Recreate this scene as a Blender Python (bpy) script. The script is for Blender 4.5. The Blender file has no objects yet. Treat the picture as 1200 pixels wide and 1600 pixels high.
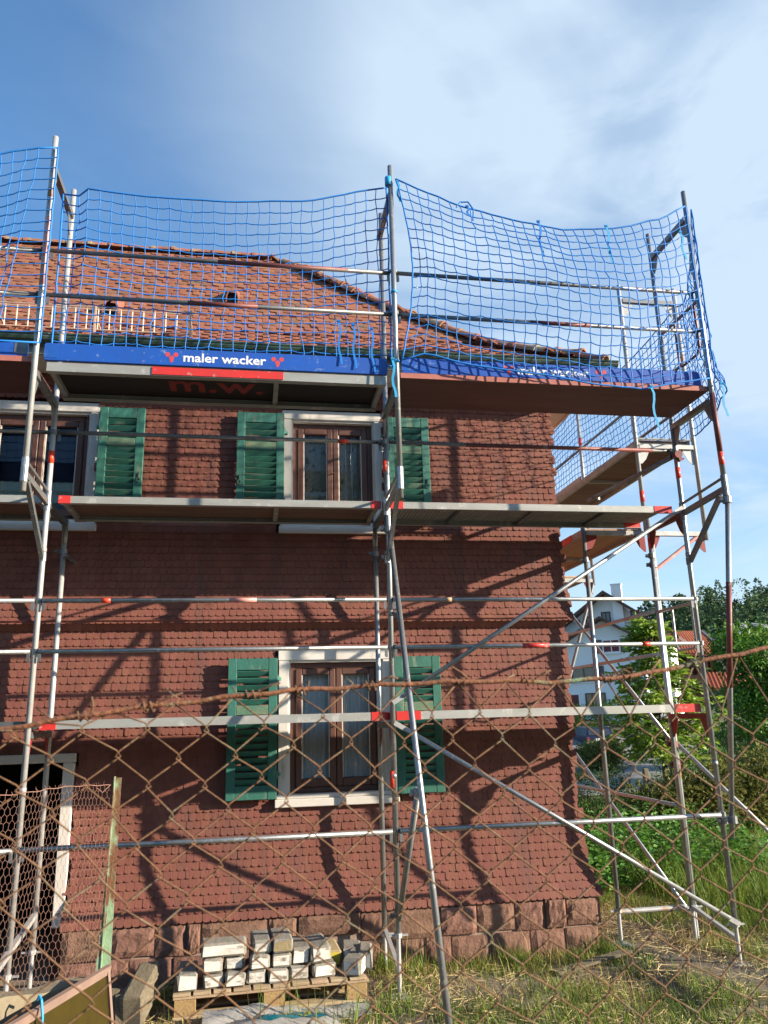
import bpy, math, random
import numpy as np
from mathutils import Vector, Matrix
random.seed(7); RNG = np.random.default_rng(7)
S = bpy.context.scene
COL = S.collection

# ------------------------------------------------------------------ camera, world, sun, exposure
cam_d = bpy.data.cameras.new("camera"); cam = bpy.data.objects.new("camera", cam_d); COL.objects.link(cam)
YAW, PITCH, ROLL = 0.1675, 0.2566, -0.0274
cy_, sy_ = math.cos(YAW), math.sin(YAW)
f_ = Vector((sy_ * math.cos(PITCH), cy_ * math.cos(PITCH), math.sin(PITCH)))
r_ = Vector((cy_, -sy_, 0)); u_ = r_.cross(f_)
r2 = r_ * math.cos(ROLL) + u_ * math.sin(ROLL); u2 = -r_ * math.sin(ROLL) + u_ * math.cos(ROLL)
CAM = Vector((1.8374, -7.1588, 2.4905))
cam.matrix_world = Matrix(((r2.x, u2.x, -f_.x, CAM.x), (r2.y, u2.y, -f_.y, CAM.y), (r2.z, u2.z, -f_.z, CAM.z), (0, 0, 0, 1)))
cam_d.sensor_fit = 'VERTICAL'; cam_d.sensor_height = 32; cam_d.lens = 32 * 1227.9 / 1600
cam_d.clip_start = 0.05; cam_d.clip_end = 1500
cam_d.dof.use_dof = True; cam_d.dof.focus_distance = 8.5; cam_d.dof.aperture_fstop = 9
S.camera = cam

SUNDIR = Vector((2.3, -1.0, 0.78)).normalized()          # towards the sun
SUN_EL = math.asin(SUNDIR.z); SUN_ROT = math.atan2(SUNDIR.x, SUNDIR.y)
W = bpy.data.worlds.new("World"); S.world = W; W.use_nodes = True
nt = W.node_tree; nt.nodes.clear()
def wn(t, **k):
    n = nt.nodes.new(t)
    for a, b in k.items(): setattr(n, a, b)
    return n
sky = wn('ShaderNodeTexSky', sky_type='NISHITA', sun_disc=False, sun_elevation=SUN_EL, sun_rotation=SUN_ROT,
         air_density=1.0, dust_density=0.35, ozone_density=2.6, altitude=300)
bg = wn('ShaderNodeBackground'); out = wn('ShaderNodeOutputWorld')
tc = wn('ShaderNodeTexCoord')
def wmath(op, a, b=None, clamp=False):
    n = wn('ShaderNodeMath', operation=op, use_clamp=clamp)
    for i, v in enumerate((a, b)):
        if v is None: continue
        if isinstance(v, (int, float)): n.inputs[i].default_value = v
        else: nt.links.new(v, n.inputs[i])
    return n.outputs[0]
def wnoise(scale_xyz, sc, det, rough, dist=0.0, loc=(0, 0, 0)):
    m = wn('ShaderNodeMapping'); m.inputs['Scale'].default_value = scale_xyz; m.inputs['Location'].default_value = loc
    nt.links.new(tc.outputs['Generated'], m.inputs['Vector'])
    n = wn('ShaderNodeTexNoise'); n.inputs['Scale'].default_value = sc; n.inputs['Detail'].default_value = det
    n.inputs['Roughness'].default_value = rough; n.inputs['Distortion'].default_value = dist
    nt.links.new(m.outputs[0], n.inputs['Vector']); return n.outputs['Fac']
def wblob(d, lo, hi):                                     # a broad cloud bank in a direction of the sky
    v = wn('ShaderNodeVectorMath', operation='DOT_PRODUCT'); v.inputs[1].default_value = Vector(d).normalized()
    nt.links.new(tc.outputs['Generated'], v.inputs[0])
    mr = wn('ShaderNodeMapRange', interpolation_type='SMOOTHSTEP')
    mr.inputs['From Min'].default_value = lo; mr.inputs['From Max'].default_value = hi
    nt.links.new(v.outputs['Value'], mr.inputs['Value']); return mr.outputs[0]
def wramp(v, lo, hi, a=0.0, b=1.0):
    mr = wn('ShaderNodeMapRange', interpolation_type='SMOOTHSTEP')
    mr.inputs['From Min'].default_value = lo; mr.inputs['From Max'].default_value = hi
    mr.inputs['To Min'].default_value = a; mr.inputs['To Max'].default_value = b
    nt.links.new(v, mr.inputs['Value']); return mr.outputs[0]
n1 = wnoise((1.0, 1.0, 1.25), 2.1, 5, 0.48, 0.6, (3.1, 0.4, 1.7))
n2 = wnoise((1.0, 1.3, 4.0), 2.4, 7, 0.55, 0.9, (0.2, 2.0, 0.9))
bank_ = wblob((0.42, 0.655, 0.63), 0.76, 1.0)
bank = wmath('POWER', bank_, 1.7)
bank2 = wblob((0.66, 0.74, 0.22), 0.70, 1.0)
thick = wmath('MULTIPLY', wramp(n1, 0.30, 0.66, 0.28, 1.0), bank)
wisps = wmath('MULTIPLY', wramp(n2, 0.42, 0.66, 0.10, 1.0), wmath('ADD', wmath('MULTIPLY', bank2, 0.80), 0.10))
glow = wmath('MULTIPLY', wblob((0.40, 0.66, 0.64), 0.925, 1.0), wramp(n1, 0.25, 0.6, 0.5, 1.0))
low = wmath('MULTIPLY', wblob((0.66, 0.74, 0.05), 0.90, 1.0), 0.12)
veil = wmath('ADD', wmath('ADD', wmath('MULTIPLY', wramp(n1, 0.2, 0.8), 0.14), wmath('MULTIPLY', glow, 0.50)), low)
cover = wmath('MINIMUM', wmath('ADD', wmath('ADD', wmath('MULTIPLY', thick, 0.74), wmath('MULTIPLY', wisps, 0.48)), veil), 0.90)
mix = wn('ShaderNodeMix', data_type='RGBA')
hsv = wn('ShaderNodeHueSaturation'); hsv.inputs['Saturation'].default_value = 1.22; hsv.inputs['Value'].default_value = 2.25
nt.links.new(sky.outputs[0], hsv.inputs['Color'])
nt.links.new(cover, mix.inputs['Factor']); nt.links.new(hsv.outputs[0], mix.inputs[6]); mix.inputs[7].default_value = (6.2, 7.6, 9.0, 1)
nt.links.new(mix.outputs[2], bg.inputs['Color']); bg.inputs['Strength'].default_value = 0.05
nt.links.new(bg.outputs[0], out.inputs['Surface'])
sun_d = bpy.data.lights.new("sun", 'SUN'); sun_d.energy = 5.0; sun_d.angle = math.radians(0.53); sun_d.color = (1.0, 0.87, 0.70)
sun = bpy.data.objects.new("sun", sun_d); COL.objects.link(sun)
sun.rotation_euler = SUNDIR.to_track_quat('Z', 'Y').to_euler(); sun.location = (20, -10, 12)
S.view_settings.view_transform = 'Standard'; S.view_settings.look = 'None'
S.view_settings.exposure = 1.2; S.view_settings.gamma = 1.0
S.render.engine = 'CYCLES'
S.cycles.max_bounces = 6; S.cycles.transparent_max_bounces = 12

# ------------------------------------------------------------------ materials
MATS = {}
def mat(name, c1, c2=None, scale=6.0, rough=0.7, metal=0.0, bump=0.0, bscale=None, island=0.0, detail=6, stretch=(1, 1, 1), spec=0.5,
        wear=None, wear_amt=0.5, wear_scale=3.0, sub=0.0, wear_stretch=(1, 1, 1), obj_rand=0.0):
    m = bpy.data.materials.new(name); m.use_nodes = True; t = m.node_tree; L = t.links
    b = t.nodes['Principled BSDF']; b.inputs['Roughness'].default_value = rough; b.inputs['Metallic'].default_value = metal
    b.inputs['Specular IOR Level'].default_value = spec
    co = t.nodes.new('ShaderNodeTexCoord')
    def noise(sc, det, st):
        mp = t.nodes.new('ShaderNodeMapping'); mp.inputs['Scale'].default_value = st; L.new(co.outputs['Object'], mp.inputs[0])
        n = t.nodes.new('ShaderNodeTexNoise'); n.inputs['Scale'].default_value = sc; n.inputs['Detail'].default_value = det
        n.inputs['Roughness'].default_value = 0.62
        L.new(mp.outputs[0], n.inputs['Vector']); return n.outputs['Fac']
    def mr(v, lo, hi, a=0, bb=1):
        r = t.nodes.new('ShaderNodeMapRange'); r.inputs[1].default_value = lo; r.inputs[2].default_value = hi
        r.inputs[3].default_value = a; r.inputs[4].default_value = bb; L.new(v, r.inputs[0]); return r.outputs[0]
    def mixc(f, A, B):
        x = t.nodes.new('ShaderNodeMix'); x.data_type = 'RGBA'
        for i, v in ((0, f), (6, A), (7, B)):
            if isinstance(v, (tuple, list)): x.inputs[i].default_value = (*v, 1)
            elif isinstance(v, (int, float)): x.inputs[i].default_value = v
            else: L.new(v, x.inputs[i])
        return x.outputs[2]
    c2 = c2 or tuple(min(1, v * 0.7) for v in c1)
    n = noise(scale, detail, stretch)
    colr = mixc(mr(n, 0.3, 0.7), c1, c2)
    if island or obj_rand:
        if island:
            g = t.nodes.new('ShaderNodeNewGeometry'); rv = g.outputs['Random Per Island']; k = island
        else:
            g = t.nodes.new('ShaderNodeObjectInfo'); rv = g.outputs['Random']; k = obj_rand
        h = t.nodes.new('ShaderNodeHueSaturation'); L.new(mr(rv, 0, 1, 1 - k, 1 + k), h.inputs['Value']); L.new(colr, h.inputs['Color'])
        w2 = t.nodes.new('ShaderNodeMath'); w2.operation = 'MULTIPLY'; w2.inputs[1].default_value = 7.31; L.new(rv, w2.inputs[0])
        w3 = t.nodes.new('ShaderNodeMath'); w3.operation = 'FRACT'; L.new(w2.outputs[0], w3.inputs[0])
        L.new(mr(w3.outputs[0], 0, 1, 0.5 - k * .06, 0.5 + k * .06), h.inputs['Hue'])
        colr = h.outputs[0]
    if wear:
        wnz = noise(wear_scale, 8, wear_stretch)
        colr = mixc(mr(wnz, 0.62 - 0.3 * wear_amt, 0.72 - 0.3 * wear_amt), colr, wear)
    L.new(colr, b.inputs['Base Color'])
    if bump:
        bn = t.nodes.new('ShaderNodeBump'); bn.inputs['Strength'].default_value = bump; bn.inputs['Distance'].default_value = 0.01
        L.new(noise(bscale or scale * 4, 5, stretch), bn.inputs['Height']); L.new(bn.outputs[0], b.inputs['Normal'])
    L.new(mr(n, 0.2, 0.8, max(0, rough - .08), min(1, rough + .08)), b.inputs['Roughness'])
    if sub:
        tr = t.nodes.new('ShaderNodeBsdfTranslucent'); L.new(colr, tr.inputs[0]); ms = t.nodes.new('ShaderNodeMixShader')
        ms.inputs[0].default_value = sub; L.new(b.outputs[0], ms.inputs[1]); L.new(tr.outputs[0], ms.inputs[2])
        L.new(ms.outputs[0], t.nodes['Material Output'].inputs[0])
    MATS[name] = m; return m
def glass_mat(name, tint, refl=1.0, alpha=0.75):
    m = bpy.data.materials.new(name); m.use_nodes = True; t = m.node_tree; L = t.links; t.nodes.clear()
    o = t.nodes.new('ShaderNodeOutputMaterial'); g = t.nodes.new('ShaderNodeBsdfGlossy'); g.inputs['Roughness'].default_value = 0.02
    tr = t.nodes.new('ShaderNodeBsdfTransparent'); tr.inputs[0].default_value = (*tint, 1)
    fr = t.nodes.new('ShaderNodeFresnel'); fr.inputs[0].default_value = 1.5
    mu = t.nodes.new('ShaderNodeMath'); mu.operation = 'MULTIPLY'; mu.inputs[1].default_value = 1.25 * refl; mu.use_clamp = True
    mx = t.nodes.new('ShaderNodeMixShader'); L.new(fr.outputs[0], mu.inputs[0]); L.new(mu.outputs[0], mx.inputs[0])
    L.new(tr.outputs[0], mx.inputs[1]); L.new(g.outputs[0], mx.inputs[2]); L.new(mx.outputs[0], o.inputs[0])
    MATS[name] = m; return m

M_SHINGLE = mat('red_brown_shingle_paint', (0.200, 0.075, 0.053), (0.162, 0.058, 0.041), 5, 0.75, bump=0.35, bscale=60, island=0.095, spec=0.3, stretch=(1, 1, .5), wear=(0.150, 0.062, 0.048), wear_amt=0.33, wear_scale=1.6, wear_stretch=(3.2, 1, .35))
M_WALLBACK = mat('wall_board', (0.09, 0.03, 0.022), None, 5, 0.9)
M_STONE = mat('red_sandstone', (0.245, 0.138, 0.098), (0.150, 0.080, 0.058), 9, 0.95, bump=1.0, bscale=38, obj_rand=0.16, spec=0.2)
M_MORTAR = mat('mortar', (0.36, 0.27, 0.21), (0.22, 0.14, 0.11), 9, 0.95, bump=0.5)
M_TILE = mat('clay_roof_tile', (0.295, 0.118, 0.068), (0.210, 0.085, 0.050), 9, 0.85, bump=0.3, island=0.17, spec=0.3, wear=(0.14, 0.11, 0.07), wear_amt=0.08, wear_scale=1.4)
M_RIDGE = mat('clay_ridge_tile', (0.33, 0.135, 0.075), (0.23, 0.10, 0.06), 9, 0.8, bump=0.3, obj_rand=0.25, wear=(0.30, 0.25, 0.16), wear_amt=0.30, wear_scale=5)
M_TRIM = mat('white_trim_paint', (0.64, 0.61, 0.56), (0.55, 0.52, 0.47), 4, 0.6, bump=0.15, wear=(0.45, 0.40, 0.33), wear_amt=0.08, wear_scale=12, wear_stretch=(1, 1, .2))
M_GREEN = mat('green_shutter_paint', (0.030, 0.150, 0.112), (0.020, 0.108, 0.082), 5, 0.65, bump=0.3, bscale=40, obj_rand=0.12, wear=(0.13, 0.19, 0.13), wear_amt=0.16, wear_scale=7, wear_stretch=(1, 1, .35))
M_GREEN2 = mat('green_slat_paint', (0.036, 0.175, 0.132), (0.024, 0.125, 0.096), 5, 0.55, bump=0.2, obj_rand=0.15, wear=(0.16, 0.26, 0.19), wear_amt=0.12, wear_scale=9, wear_stretch=(.3, 1, 1))
M_WEATHER = mat('weathered_shutter_wood', (0.20, 0.21, 0.12), (0.05, 0.16, 0.11), 12, 0.85, bump=0.6, stretch=(.25, 1, 1))
M_BROWN = mat('brown_window_wood', (0.130, 0.058, 0.038), (0.080, 0.034, 0.025), 6, 0.5, stretch=(4, 4, .3), bump=0.1)
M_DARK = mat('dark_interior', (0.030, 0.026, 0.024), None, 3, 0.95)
M_DARKBLUE = mat('dark_blue_blind', (0.018, 0.030, 0.075), (0.03, 0.045, 0.10), 30, 0.9)
M_CURTAIN = mat('grey_white_curtain', (0.88, 0.89, 0.87), (0.74, 0.76, 0.75), 8, 0.9, stretch=(6, 1, .1), sub=0.0)
M_CURTAIN2 = mat('pale_green_curtain', (0.50, 0.60, 0.48), (0.36, 0.46, 0.36), 8, 0.9, stretch=(.3, 1, 3))
M_NETCURT = mat('brownish_net_curtain', (0.60, 0.55, 0.44), (0.36, 0.34, 0.25), 26, 0.9, wear=(0.13, 0.16, 0.09), wear_amt=0.25, wear_scale=14)
M_DKRED = mat('dark_red_plate_paint', (0.26, 0.022, 0.022), (0.19, 0.018, 0.018), 9, 0.5)
M_GLASS = glass_mat('window_glass', (0.97, 0.98, 0.97), .8)
M_STEEL = mat('galvanised_steel', (0.36, 0.375, 0.375), (0.25, 0.262, 0.268), 14, 0.42, metal=0.72, bump=0.08, bscale=80, stretch=(1, 1, .4), obj_rand=0.12, wear=(0.52, 0.51, 0.47), wear_amt=0.16, wear_scale=26)
M_STEELD = mat('dull_steel', (0.23, 0.235, 0.235), (0.155, 0.16, 0.162), 12, 0.5, metal=0.6, bump=0.1, obj_rand=0.15, wear=(0.22, 0.15, 0.10), wear_amt=0.1)
M_STEELW = mat('pale_oxidised_steel', (0.47, 0.47, 0.455), (0.34, 0.34, 0.325), 10, 0.55, metal=0.35, bump=0.1, wear=(0.36, 0.2, 0.09), wear_amt=0.05, wear_scale=4)
M_ALU = mat('deck_aluminium', (0.40, 0.40, 0.37), (0.30, 0.30, 0.27), 9, 0.55, metal=0.35, bump=0.1, obj_rand=0.08, stretch=(.3, 1, 1), wear=(0.50, 0.49, 0.45), wear_amt=0.2, wear_scale=8)
M_RED = mat('signal_red_paint', (0.62, 0.035, 0.025), (0.48, 0.03, 0.025), 9, 0.45, wear=(0.5, 0.3, 0.26), wear_amt=0.10, wear_scale=14)
M_ORANGE = mat('orange_red_tape', (0.80, 0.075, 0.03), (0.70, 0.05, 0.02), 9, 0.4)
M_OXRED = mat('oxide_red_paint', (0.20, 0.05, 0.04), (0.13, 0.04, 0.035), 8, 0.55, metal=0.1, wear=(0.3, 0.29, 0.28), wear_amt=0.10, wear_scale=9)
M_FADERED = mat('faded_red_paint', (0.55, 0.16, 0.13), (0.62, 0.42, 0.38), 6, 0.55, metal=0.1)
M_PLYDARK = mat('dark_coated_plywood', (0.014, 0.010, 0.010), (0.022, 0.014, 0.013), 6, 0.65)
M_PLYRED = mat('red_brown_plywood', (0.125, 0.040, 0.034), (0.095, 0.031, 0.027), 4, 0.65, bump=0.1, stretch=(.3, 2, 2))
M_PLYEDGE = mat('plywood_edge', (0.42, 0.15, 0.11), (0.34, 0.11, 0.085), 20, 0.7)
M_PLYBROWN = mat('brown_plywood', (0.17, 0.105, 0.075), (0.12, 0.07, 0.05), 5, 0.7, stretch=(.3, 2, 2))
M_PLYPALE = mat('pale_plywood', (0.52, 0.38, 0.28), (0.44, 0.31, 0.22), 5, 0.75, stretch=(2, .3, 2))
M_WOODOR = mat('orange_brown_planks', (0.38, 0.24, 0.145), (0.29, 0.175, 0.10), 6, 0.75, stretch=(4, .3, 2), bump=0.15, obj_rand=0.15)
M_BLUE = mat('blue_toe_board_paint', (0.012, 0.085, 0.40), (0.010, 0.070, 0.33), 5, 0.5, bump=0.1, wear=(0.16, 0.24, 0.42), wear_amt=0.04, wear_scale=16, obj_rand=0.06)
M_WHITEPRINT = mat('white_print', (0.80, 0.80, 0.78), (0.72, 0.72, 0.70), 20, 0.6)
M_REDPRINT = mat('red_print', (0.62, 0.06, 0.05), (0.5, 0.05, 0.045), 20, 0.6)
M_REDPRINT2 = mat('dull_red_print', (0.30, 0.035, 0.030), (0.22, 0.03, 0.026), 20, 0.7)
M_NET = mat('blue_net_cord', (0.018, 0.21, 0.62), (0.014, 0.16, 0.52), 20, 0.6, spec=0.3)
M_STRAP = mat('light_blue_strap', (0.03, 0.36, 0.66), (0.02, 0.28, 0.55), 20, 0.6)
M_RUST = mat('rusty_wire', (0.235, 0.118, 0.055), (0.125, 0.070, 0.038), 45, 0.85, metal=0.15, bump=0.4, bscale=160, wear=(0.20, 0.165, 0.10), wear_amt=0.25, wear_scale=18)
M_RUSTROD = mat('rusty_tension_wire', (0.285, 0.110, 0.045), (0.16, 0.07, 0.038), 40, 0.85, bump=0.5, bscale=120, wear=(0.22, 0.33, 0.18), wear_amt=0.12, wear_scale=7)
M_RUSTPINK = mat('old_wire_netting', (0.36, 0.20, 0.15), (0.24, 0.12, 0.09), 30, 0.85)
M_GREENPOST = mat('flaking_green_post_paint', (0.30, 0.42, 0.27), (0.20, 0.32, 0.18), 9, 0.7, bump=0.5, wear=(0.17, 0.075, 0.035), wear_amt=0.40, wear_scale=7, wear_stretch=(1, 1, .4))
M_CONC = mat('weathered_concrete', (0.25, 0.21, 0.135), (0.155, 0.125, 0.08), 5, 0.92, bump=0.6, bscale=30)
M_AMBER = mat('amber_panel', (0.050, 0.036, 0.008), (0.028, 0.020, 0.006), 4, 0.2, stretch=(1, 1, .5), bump=0.06, bscale=10, spec=0.6)
M_PANELFRAME = mat('pinkish_panel_frame', (0.25, 0.165, 0.125), (0.18, 0.115, 0.09), 8, 0.7)
M_TIMBER = mat('old_timber', (0.25, 0.21, 0.135), (0.12, 0.095, 0.06), 14, 0.95, bump=1.0, stretch=(5, .6, 5))
M_PALLET = mat('pallet_wood', (0.44, 0.33, 0.20), (0.30, 0.21, 0.12), 8, 0.85, bump=0.4, stretch=(.5, 3, 4), obj_rand=0.15)
M_CHIP = mat('pressed_chip_block', (0.46, 0.31, 0.14), (0.26, 0.16, 0.06), 60, 0.9, bump=0.7, detail=3)
M_BLOCKW = mat('white_block_paint', (0.70, 0.675, 0.61), (0.56, 0.53, 0.46), 9, 0.8, bump=0.4, wear=(0.20, 0.17, 0.125), wear_amt=0.30, wear_scale=16, wear_stretch=(.4, 1, 1.5))
M_BLOCKG = mat('grey_block_wood', (0.27, 0.25, 0.205), (0.17, 0.155, 0.125), 14, 0.9, bump=0.5, stretch=(4, .4, 4), obj_rand=0.12)
M_BLOCKO = mat('ochre_block_face', (0.40, 0.32, 0.17), (0.28, 0.21, 0.11), 12, 0.9, bump=0.5)
M_BLOCKY = mat('yellow_block_paint', (0.55, 0.45, 0.04), (0.45, 0.36, 0.04), 9, 0.7)
M_PLASTIC = mat('milky_plastic_film', (0.55, 0.53, 0.49), (0.44, 0.41, 0.36), 6, 0.3, sub=0.35, bump=0.5, bscale=14)
M_BAGTEAL = mat('teal_bag_print', (0.010, 0.16, 0.20), (0.012, 0.12, 0.16), 6, 0.4, bump=0.4, bscale=14)
M_YELLOW = mat('yellow_print', (0.62, 0.55, 0.08), None, 9, 0.6)
M_INK = mat('dark_ink', (0.03, 0.08, 0.09), None, 9, 0.6)
M_INKGREY = mat('grey_ink', (0.30, 0.27, 0.33), None, 9, 0.7)
M_MEADOW = mat('meadow_ground', (0.060, 0.075, 0.028), (0.075, 0.065, 0.035), 0.8, 0.95, bump=0.8, detail=10)
M_ASPHALT = mat('asphalt', (0.050, 0.050, 0.052), (0.038, 0.038, 0.040), 6, 0.9, bump=0.4, bscale=60)
M_GROUND = mat('yard_soil', (0.20, 0.160, 0.115), (0.125, 0.095, 0.068), 1.6, 0.95, bump=0.9, bscale=22, detail=10, wear=(0.26, 0.21, 0.11), wear_amt=0.35, wear_scale=2.6)
M_GRAVEL = mat('gravel', (0.25, 0.23, 0.205), (0.17, 0.155, 0.14), 30, 0.95, bump=0.6)
M_GRASS = mat('grass_blade', (0.200, 0.275, 0.040), (0.130, 0.205, 0.030), 3, 0.6, island=0.35, sub=0.35, spec=0.3)
M_DRY = mat('dry_grass_blade', (0.56, 0.43, 0.165), (0.41, 0.30, 0.115), 3, 0.75, island=0.3, sub=0.25, spec=0.2)
M_STRAW = mat('straw', (0.52, 0.41, 0.20), (0.32, 0.24, 0.12), 3, 0.8, island=0.35, spec=0.2)
M_NETTLE = mat('nettle_leaf', (0.120, 0.265, 0.036), (0.070, 0.185, 0.027), 4, 0.6, island=0.35, sub=0.35, spec=0.35)
M_WALNUT = mat('young_walnut_leaf', (0.260, 0.370, 0.045), (0.165, 0.270, 0.032), 2, 0.45, island=0.35, sub=0.42, spec=0.4)
M_TREEL = mat('bright_tree_leaf', (0.115, 0.230, 0.022), (0.055, 0.145, 0.018), 1.2, 0.5, island=0.35, sub=0.4, spec=0.35)
M_HEDGE = mat('brownish_shrub_leaf', (0.200, 0.200, 0.055), (0.115, 0.135, 0.038), 1.6, 0.85, island=0.45, sub=0.3, spec=0.08)
M_DARKLEAF = mat('dark_bush_leaf', (0.055, 0.100, 0.026), (0.034, 0.068, 0.018), 1.6, 0.8, island=0.4, sub=0.25, spec=0.1)
M_FOREST = mat('forest_leaf', (0.110, 0.170, 0.065), (0.060, 0.115, 0.062), 0.12, 0.8, island=0.45, sub=0.15, spec=0.2)
M_BARK = mat('bark', (0.16, 0.12, 0.085), (0.09, 0.07, 0.05), 9, 0.9, bump=0.6, stretch=(3, 3, .5))
M_HWHITE = mat('white_render', (0.80, 0.81, 0.82), (0.74, 0.75, 0.76), 1, 0.85)
M_HROOF = mat('dark_brown_roof', (0.12, 0.065, 0.05), (0.085, 0.048, 0.040), 2, 0.85)
M_HORANGE = mat('orange_roof_tile', (0.48, 0.135, 0.055), (0.36, 0.10, 0.045), 4, 0.8, obj_rand=0.12)
M_HWOOD = mat('brown_balcony_wood', (0.19, 0.085, 0.045), (0.12, 0.055, 0.03), 3, 0.7)
M_HGREY = mat('grey_slate_roof', (0.12, 0.105, 0.115), (0.085, 0.075, 0.085), 2, 0.85)
M_HGLASS = mat('far_window_glass', (0.05, 0.06, 0.075), None, 2, 0.12, spec=0.8)
M_HCURT = mat('far_red_curtain', (0.20, 0.05, 0.05), (0.12, 0.03, 0.03), 3, 0.8)
M_VAN = mat('dark_blue_car_paint', (0.012, 0.020, 0.055), (0.010, 0.016, 0.045), 2, 0.45, spec=0.25)
M_SILVER = mat('silver_trim', (0.55, 0.57, 0.60), None, 4, 0.35, metal=0.6)
M_RUBBER = mat('black_rubber', (0.02, 0.02, 0.02), None, 4, 0.8)
M_CREAM = mat('cream_soffit_paint', (0.74, 0.68, 0.58), (0.66, 0.60, 0.50), 3, 0.7)
M_GUTTER = mat('green_gutter_paint', (0.055, 0.10, 0.075), (0.04, 0.075, 0.058), 5, 0.45, wear=(0.16, 0.20, 0.17), wear_amt=0.1)
M_GREYBOARD = mat('grey_green_fascia', (0.28, 0.32, 0.29), (0.2, 0.235, 0.21), 5, 0.7)

# ------------------------------------------------------------------ mesh helpers
class MB:
    def __init__(s): s.v = []; s.f = []; s.mi = []
    def add(s, vs, fs, mi=0):
        o = len(s.v); s.v.extend([tuple(x) for x in vs]); s.f.extend([tuple(i + o for i in q) for q in fs]); s.mi.extend([mi] * len(fs)); return s
    def box(s, x0, x1, y0, y1, z0, z1, mi=0):
        return s.add([(x0, y0, z0), (x1, y0, z0), (x1, y1, z0), (x0, y1, z0), (x0, y0, z1), (x1, y0, z1), (x1, y1, z1), (x0, y1, z1)],
                     [(0, 3, 2, 1), (4, 5, 6, 7), (0, 1, 5, 4), (1, 2, 6, 5), (2, 3, 7, 6), (3, 0, 4, 7)], mi)
    def bbox(s, x0, x1, y0, y1, z0, z1, b=0.004, mi=0):           # box with chamfered edges
        vs = []; idx = {}
        X = (x0, x1); Y = (y0, y1); Z = (z0, z1); cx = ((x0 + x1) / 2, (y0 + y1) / 2, (z0 + z1) / 2)
        for i in (0, 1):
            for j in (0, 1):
                for k in (0, 1):
                    p = (X[i], Y[j], Z[k]); d = (1 if i == 0 else -1, 1 if j == 0 else -1, 1 if k == 0 else -1)
                    for a in range(3):
                        q = [p[c] + (d[c] * b if c != a else 0) for c in range(3)]
                        idx[(i, j, k, a)] = len(vs); vs.append(q)
        fs = []
        for i in (0, 1): fs.append([idx[(i, 0, 0, 0)], idx[(i, 1, 0, 0)], idx[(i, 1, 1, 0)], idx[(i, 0, 1, 0)]][::(-1 if i == 0 else 1)])
        for j in (0, 1): fs.append([idx[(0, j, 0, 1)], idx[(1, j, 0, 1)], idx[(1, j, 1, 1)], idx[(0, j, 1, 1)]][::(1 if j == 0 else -1)])
        for k in (0, 1): fs.append([idx[(0, 0, k, 2)], idx[(1, 0, k, 2)], idx[(1, 1, k, 2)], idx[(0, 1, k, 2)]][::(-1 if k == 0 else 1)])
        for a, b_ in ((0, 1), (0, 2), (1, 2)):
            c = 3 - a - b_
            for s1 in (0, 1):
                for s2 in (0, 1):
                    key = [0, 0, 0]; key[a] = s1; key[b_] = s2
                    k0 = list(key); k0[c] = 0; k1 = list(key); k1[c] = 1
                    fs.append([idx[(*k0, a)], idx[(*k1, a)], idx[(*k1, b_)], idx[(*k0, b_)]])
        for i in (0, 1):
            for j in (0, 1):
                for k in (0, 1): fs.append([idx[(i, j, k, 0)], idx[(i, j, k, 1)], idx[(i, j, k, 2)]])
        ctr = Vector(cx); out_f = []
        for q in fs:
            P = [Vector(vs[t]) for t in q]; nn = (P[1] - P[0]).cross(P[2] - P[0]); m_ = sum(P, Vector()) / len(P) - ctr
            out_f.append(q if nn.dot(m_) >= 0 else q[::-1])
        return s.add(vs, out_f, mi)
    def bar(s, a, b, w, h, up=(0, 0, 1), mi=0):                  # rectangular bar from a to b, w across, h along 'up'
        a = Vector(a); b = Vector(b); d = (b - a).normalized(); up = Vector(up)
        if abs(d.dot(up)) > 0.99: up = Vector((0, 1, 0))
        x = d.cross(up).normalized(); y = x.cross(d).normalized()
        c = [(-w / 2, -h / 2), (w / 2, -h / 2), (w / 2, h / 2), (-w / 2, h / 2)]
        vs = [a + x * p + y * q for p, q in c] + [b + x * p + y * q for p, q in c]
        return s.add(vs, [(0, 1, 2, 3)[::-1], (4, 5, 6, 7), (0, 1, 5, 4), (1, 2, 6, 5), (2, 3, 7, 6), (3, 0, 4, 7)], mi)
    def tube(s, pts, r, n=10, caps=True, mi=0, r2=None):
        pts = [Vector(p) for p in pts]; m = len(pts); rings = []; prev = None
        for i, p in enumerate(pts):
            d = (pts[min(i + 1, m - 1)] - pts[max(i - 1, 0)])
            if d.length < 1e-9: d = Vector((0, 0, 1))
            d.normalize()
            if prev is None:
                up = Vector((0, 0, 1)) if abs(d.z) < 0.9 else Vector((1, 0, 0)); x = d.cross(up).normalized()
            else:
                x = prev - d * prev.dot(d)
                if x.length < 1e-6: x = d.cross(Vector((0.3, 0.5, 0.8)))
                x.normalize()
            prev = x; y = d.cross(x)
            rr = r if r2 is None else r + (r2 - r) * i / max(1, m - 1)
            rings.append([p + (x * math.cos(2 * math.pi * k / n) + y * math.sin(2 * math.pi * k / n)) * rr for k in range(n)])
        vs = [q for R in rings for q in R]; fs = []
        for i in range(m - 1):
            for k in range(n):
                k2 = (k + 1) % n; fs.append((i * n + k, i * n + k2, (i + 1) * n + k2, (i + 1) * n + k))
        if caps: fs.append(tuple(range(n))[::-1]); fs.append(tuple((m - 1) * n + k for k in range(n)))
        return s.add(vs, fs, mi)
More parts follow.
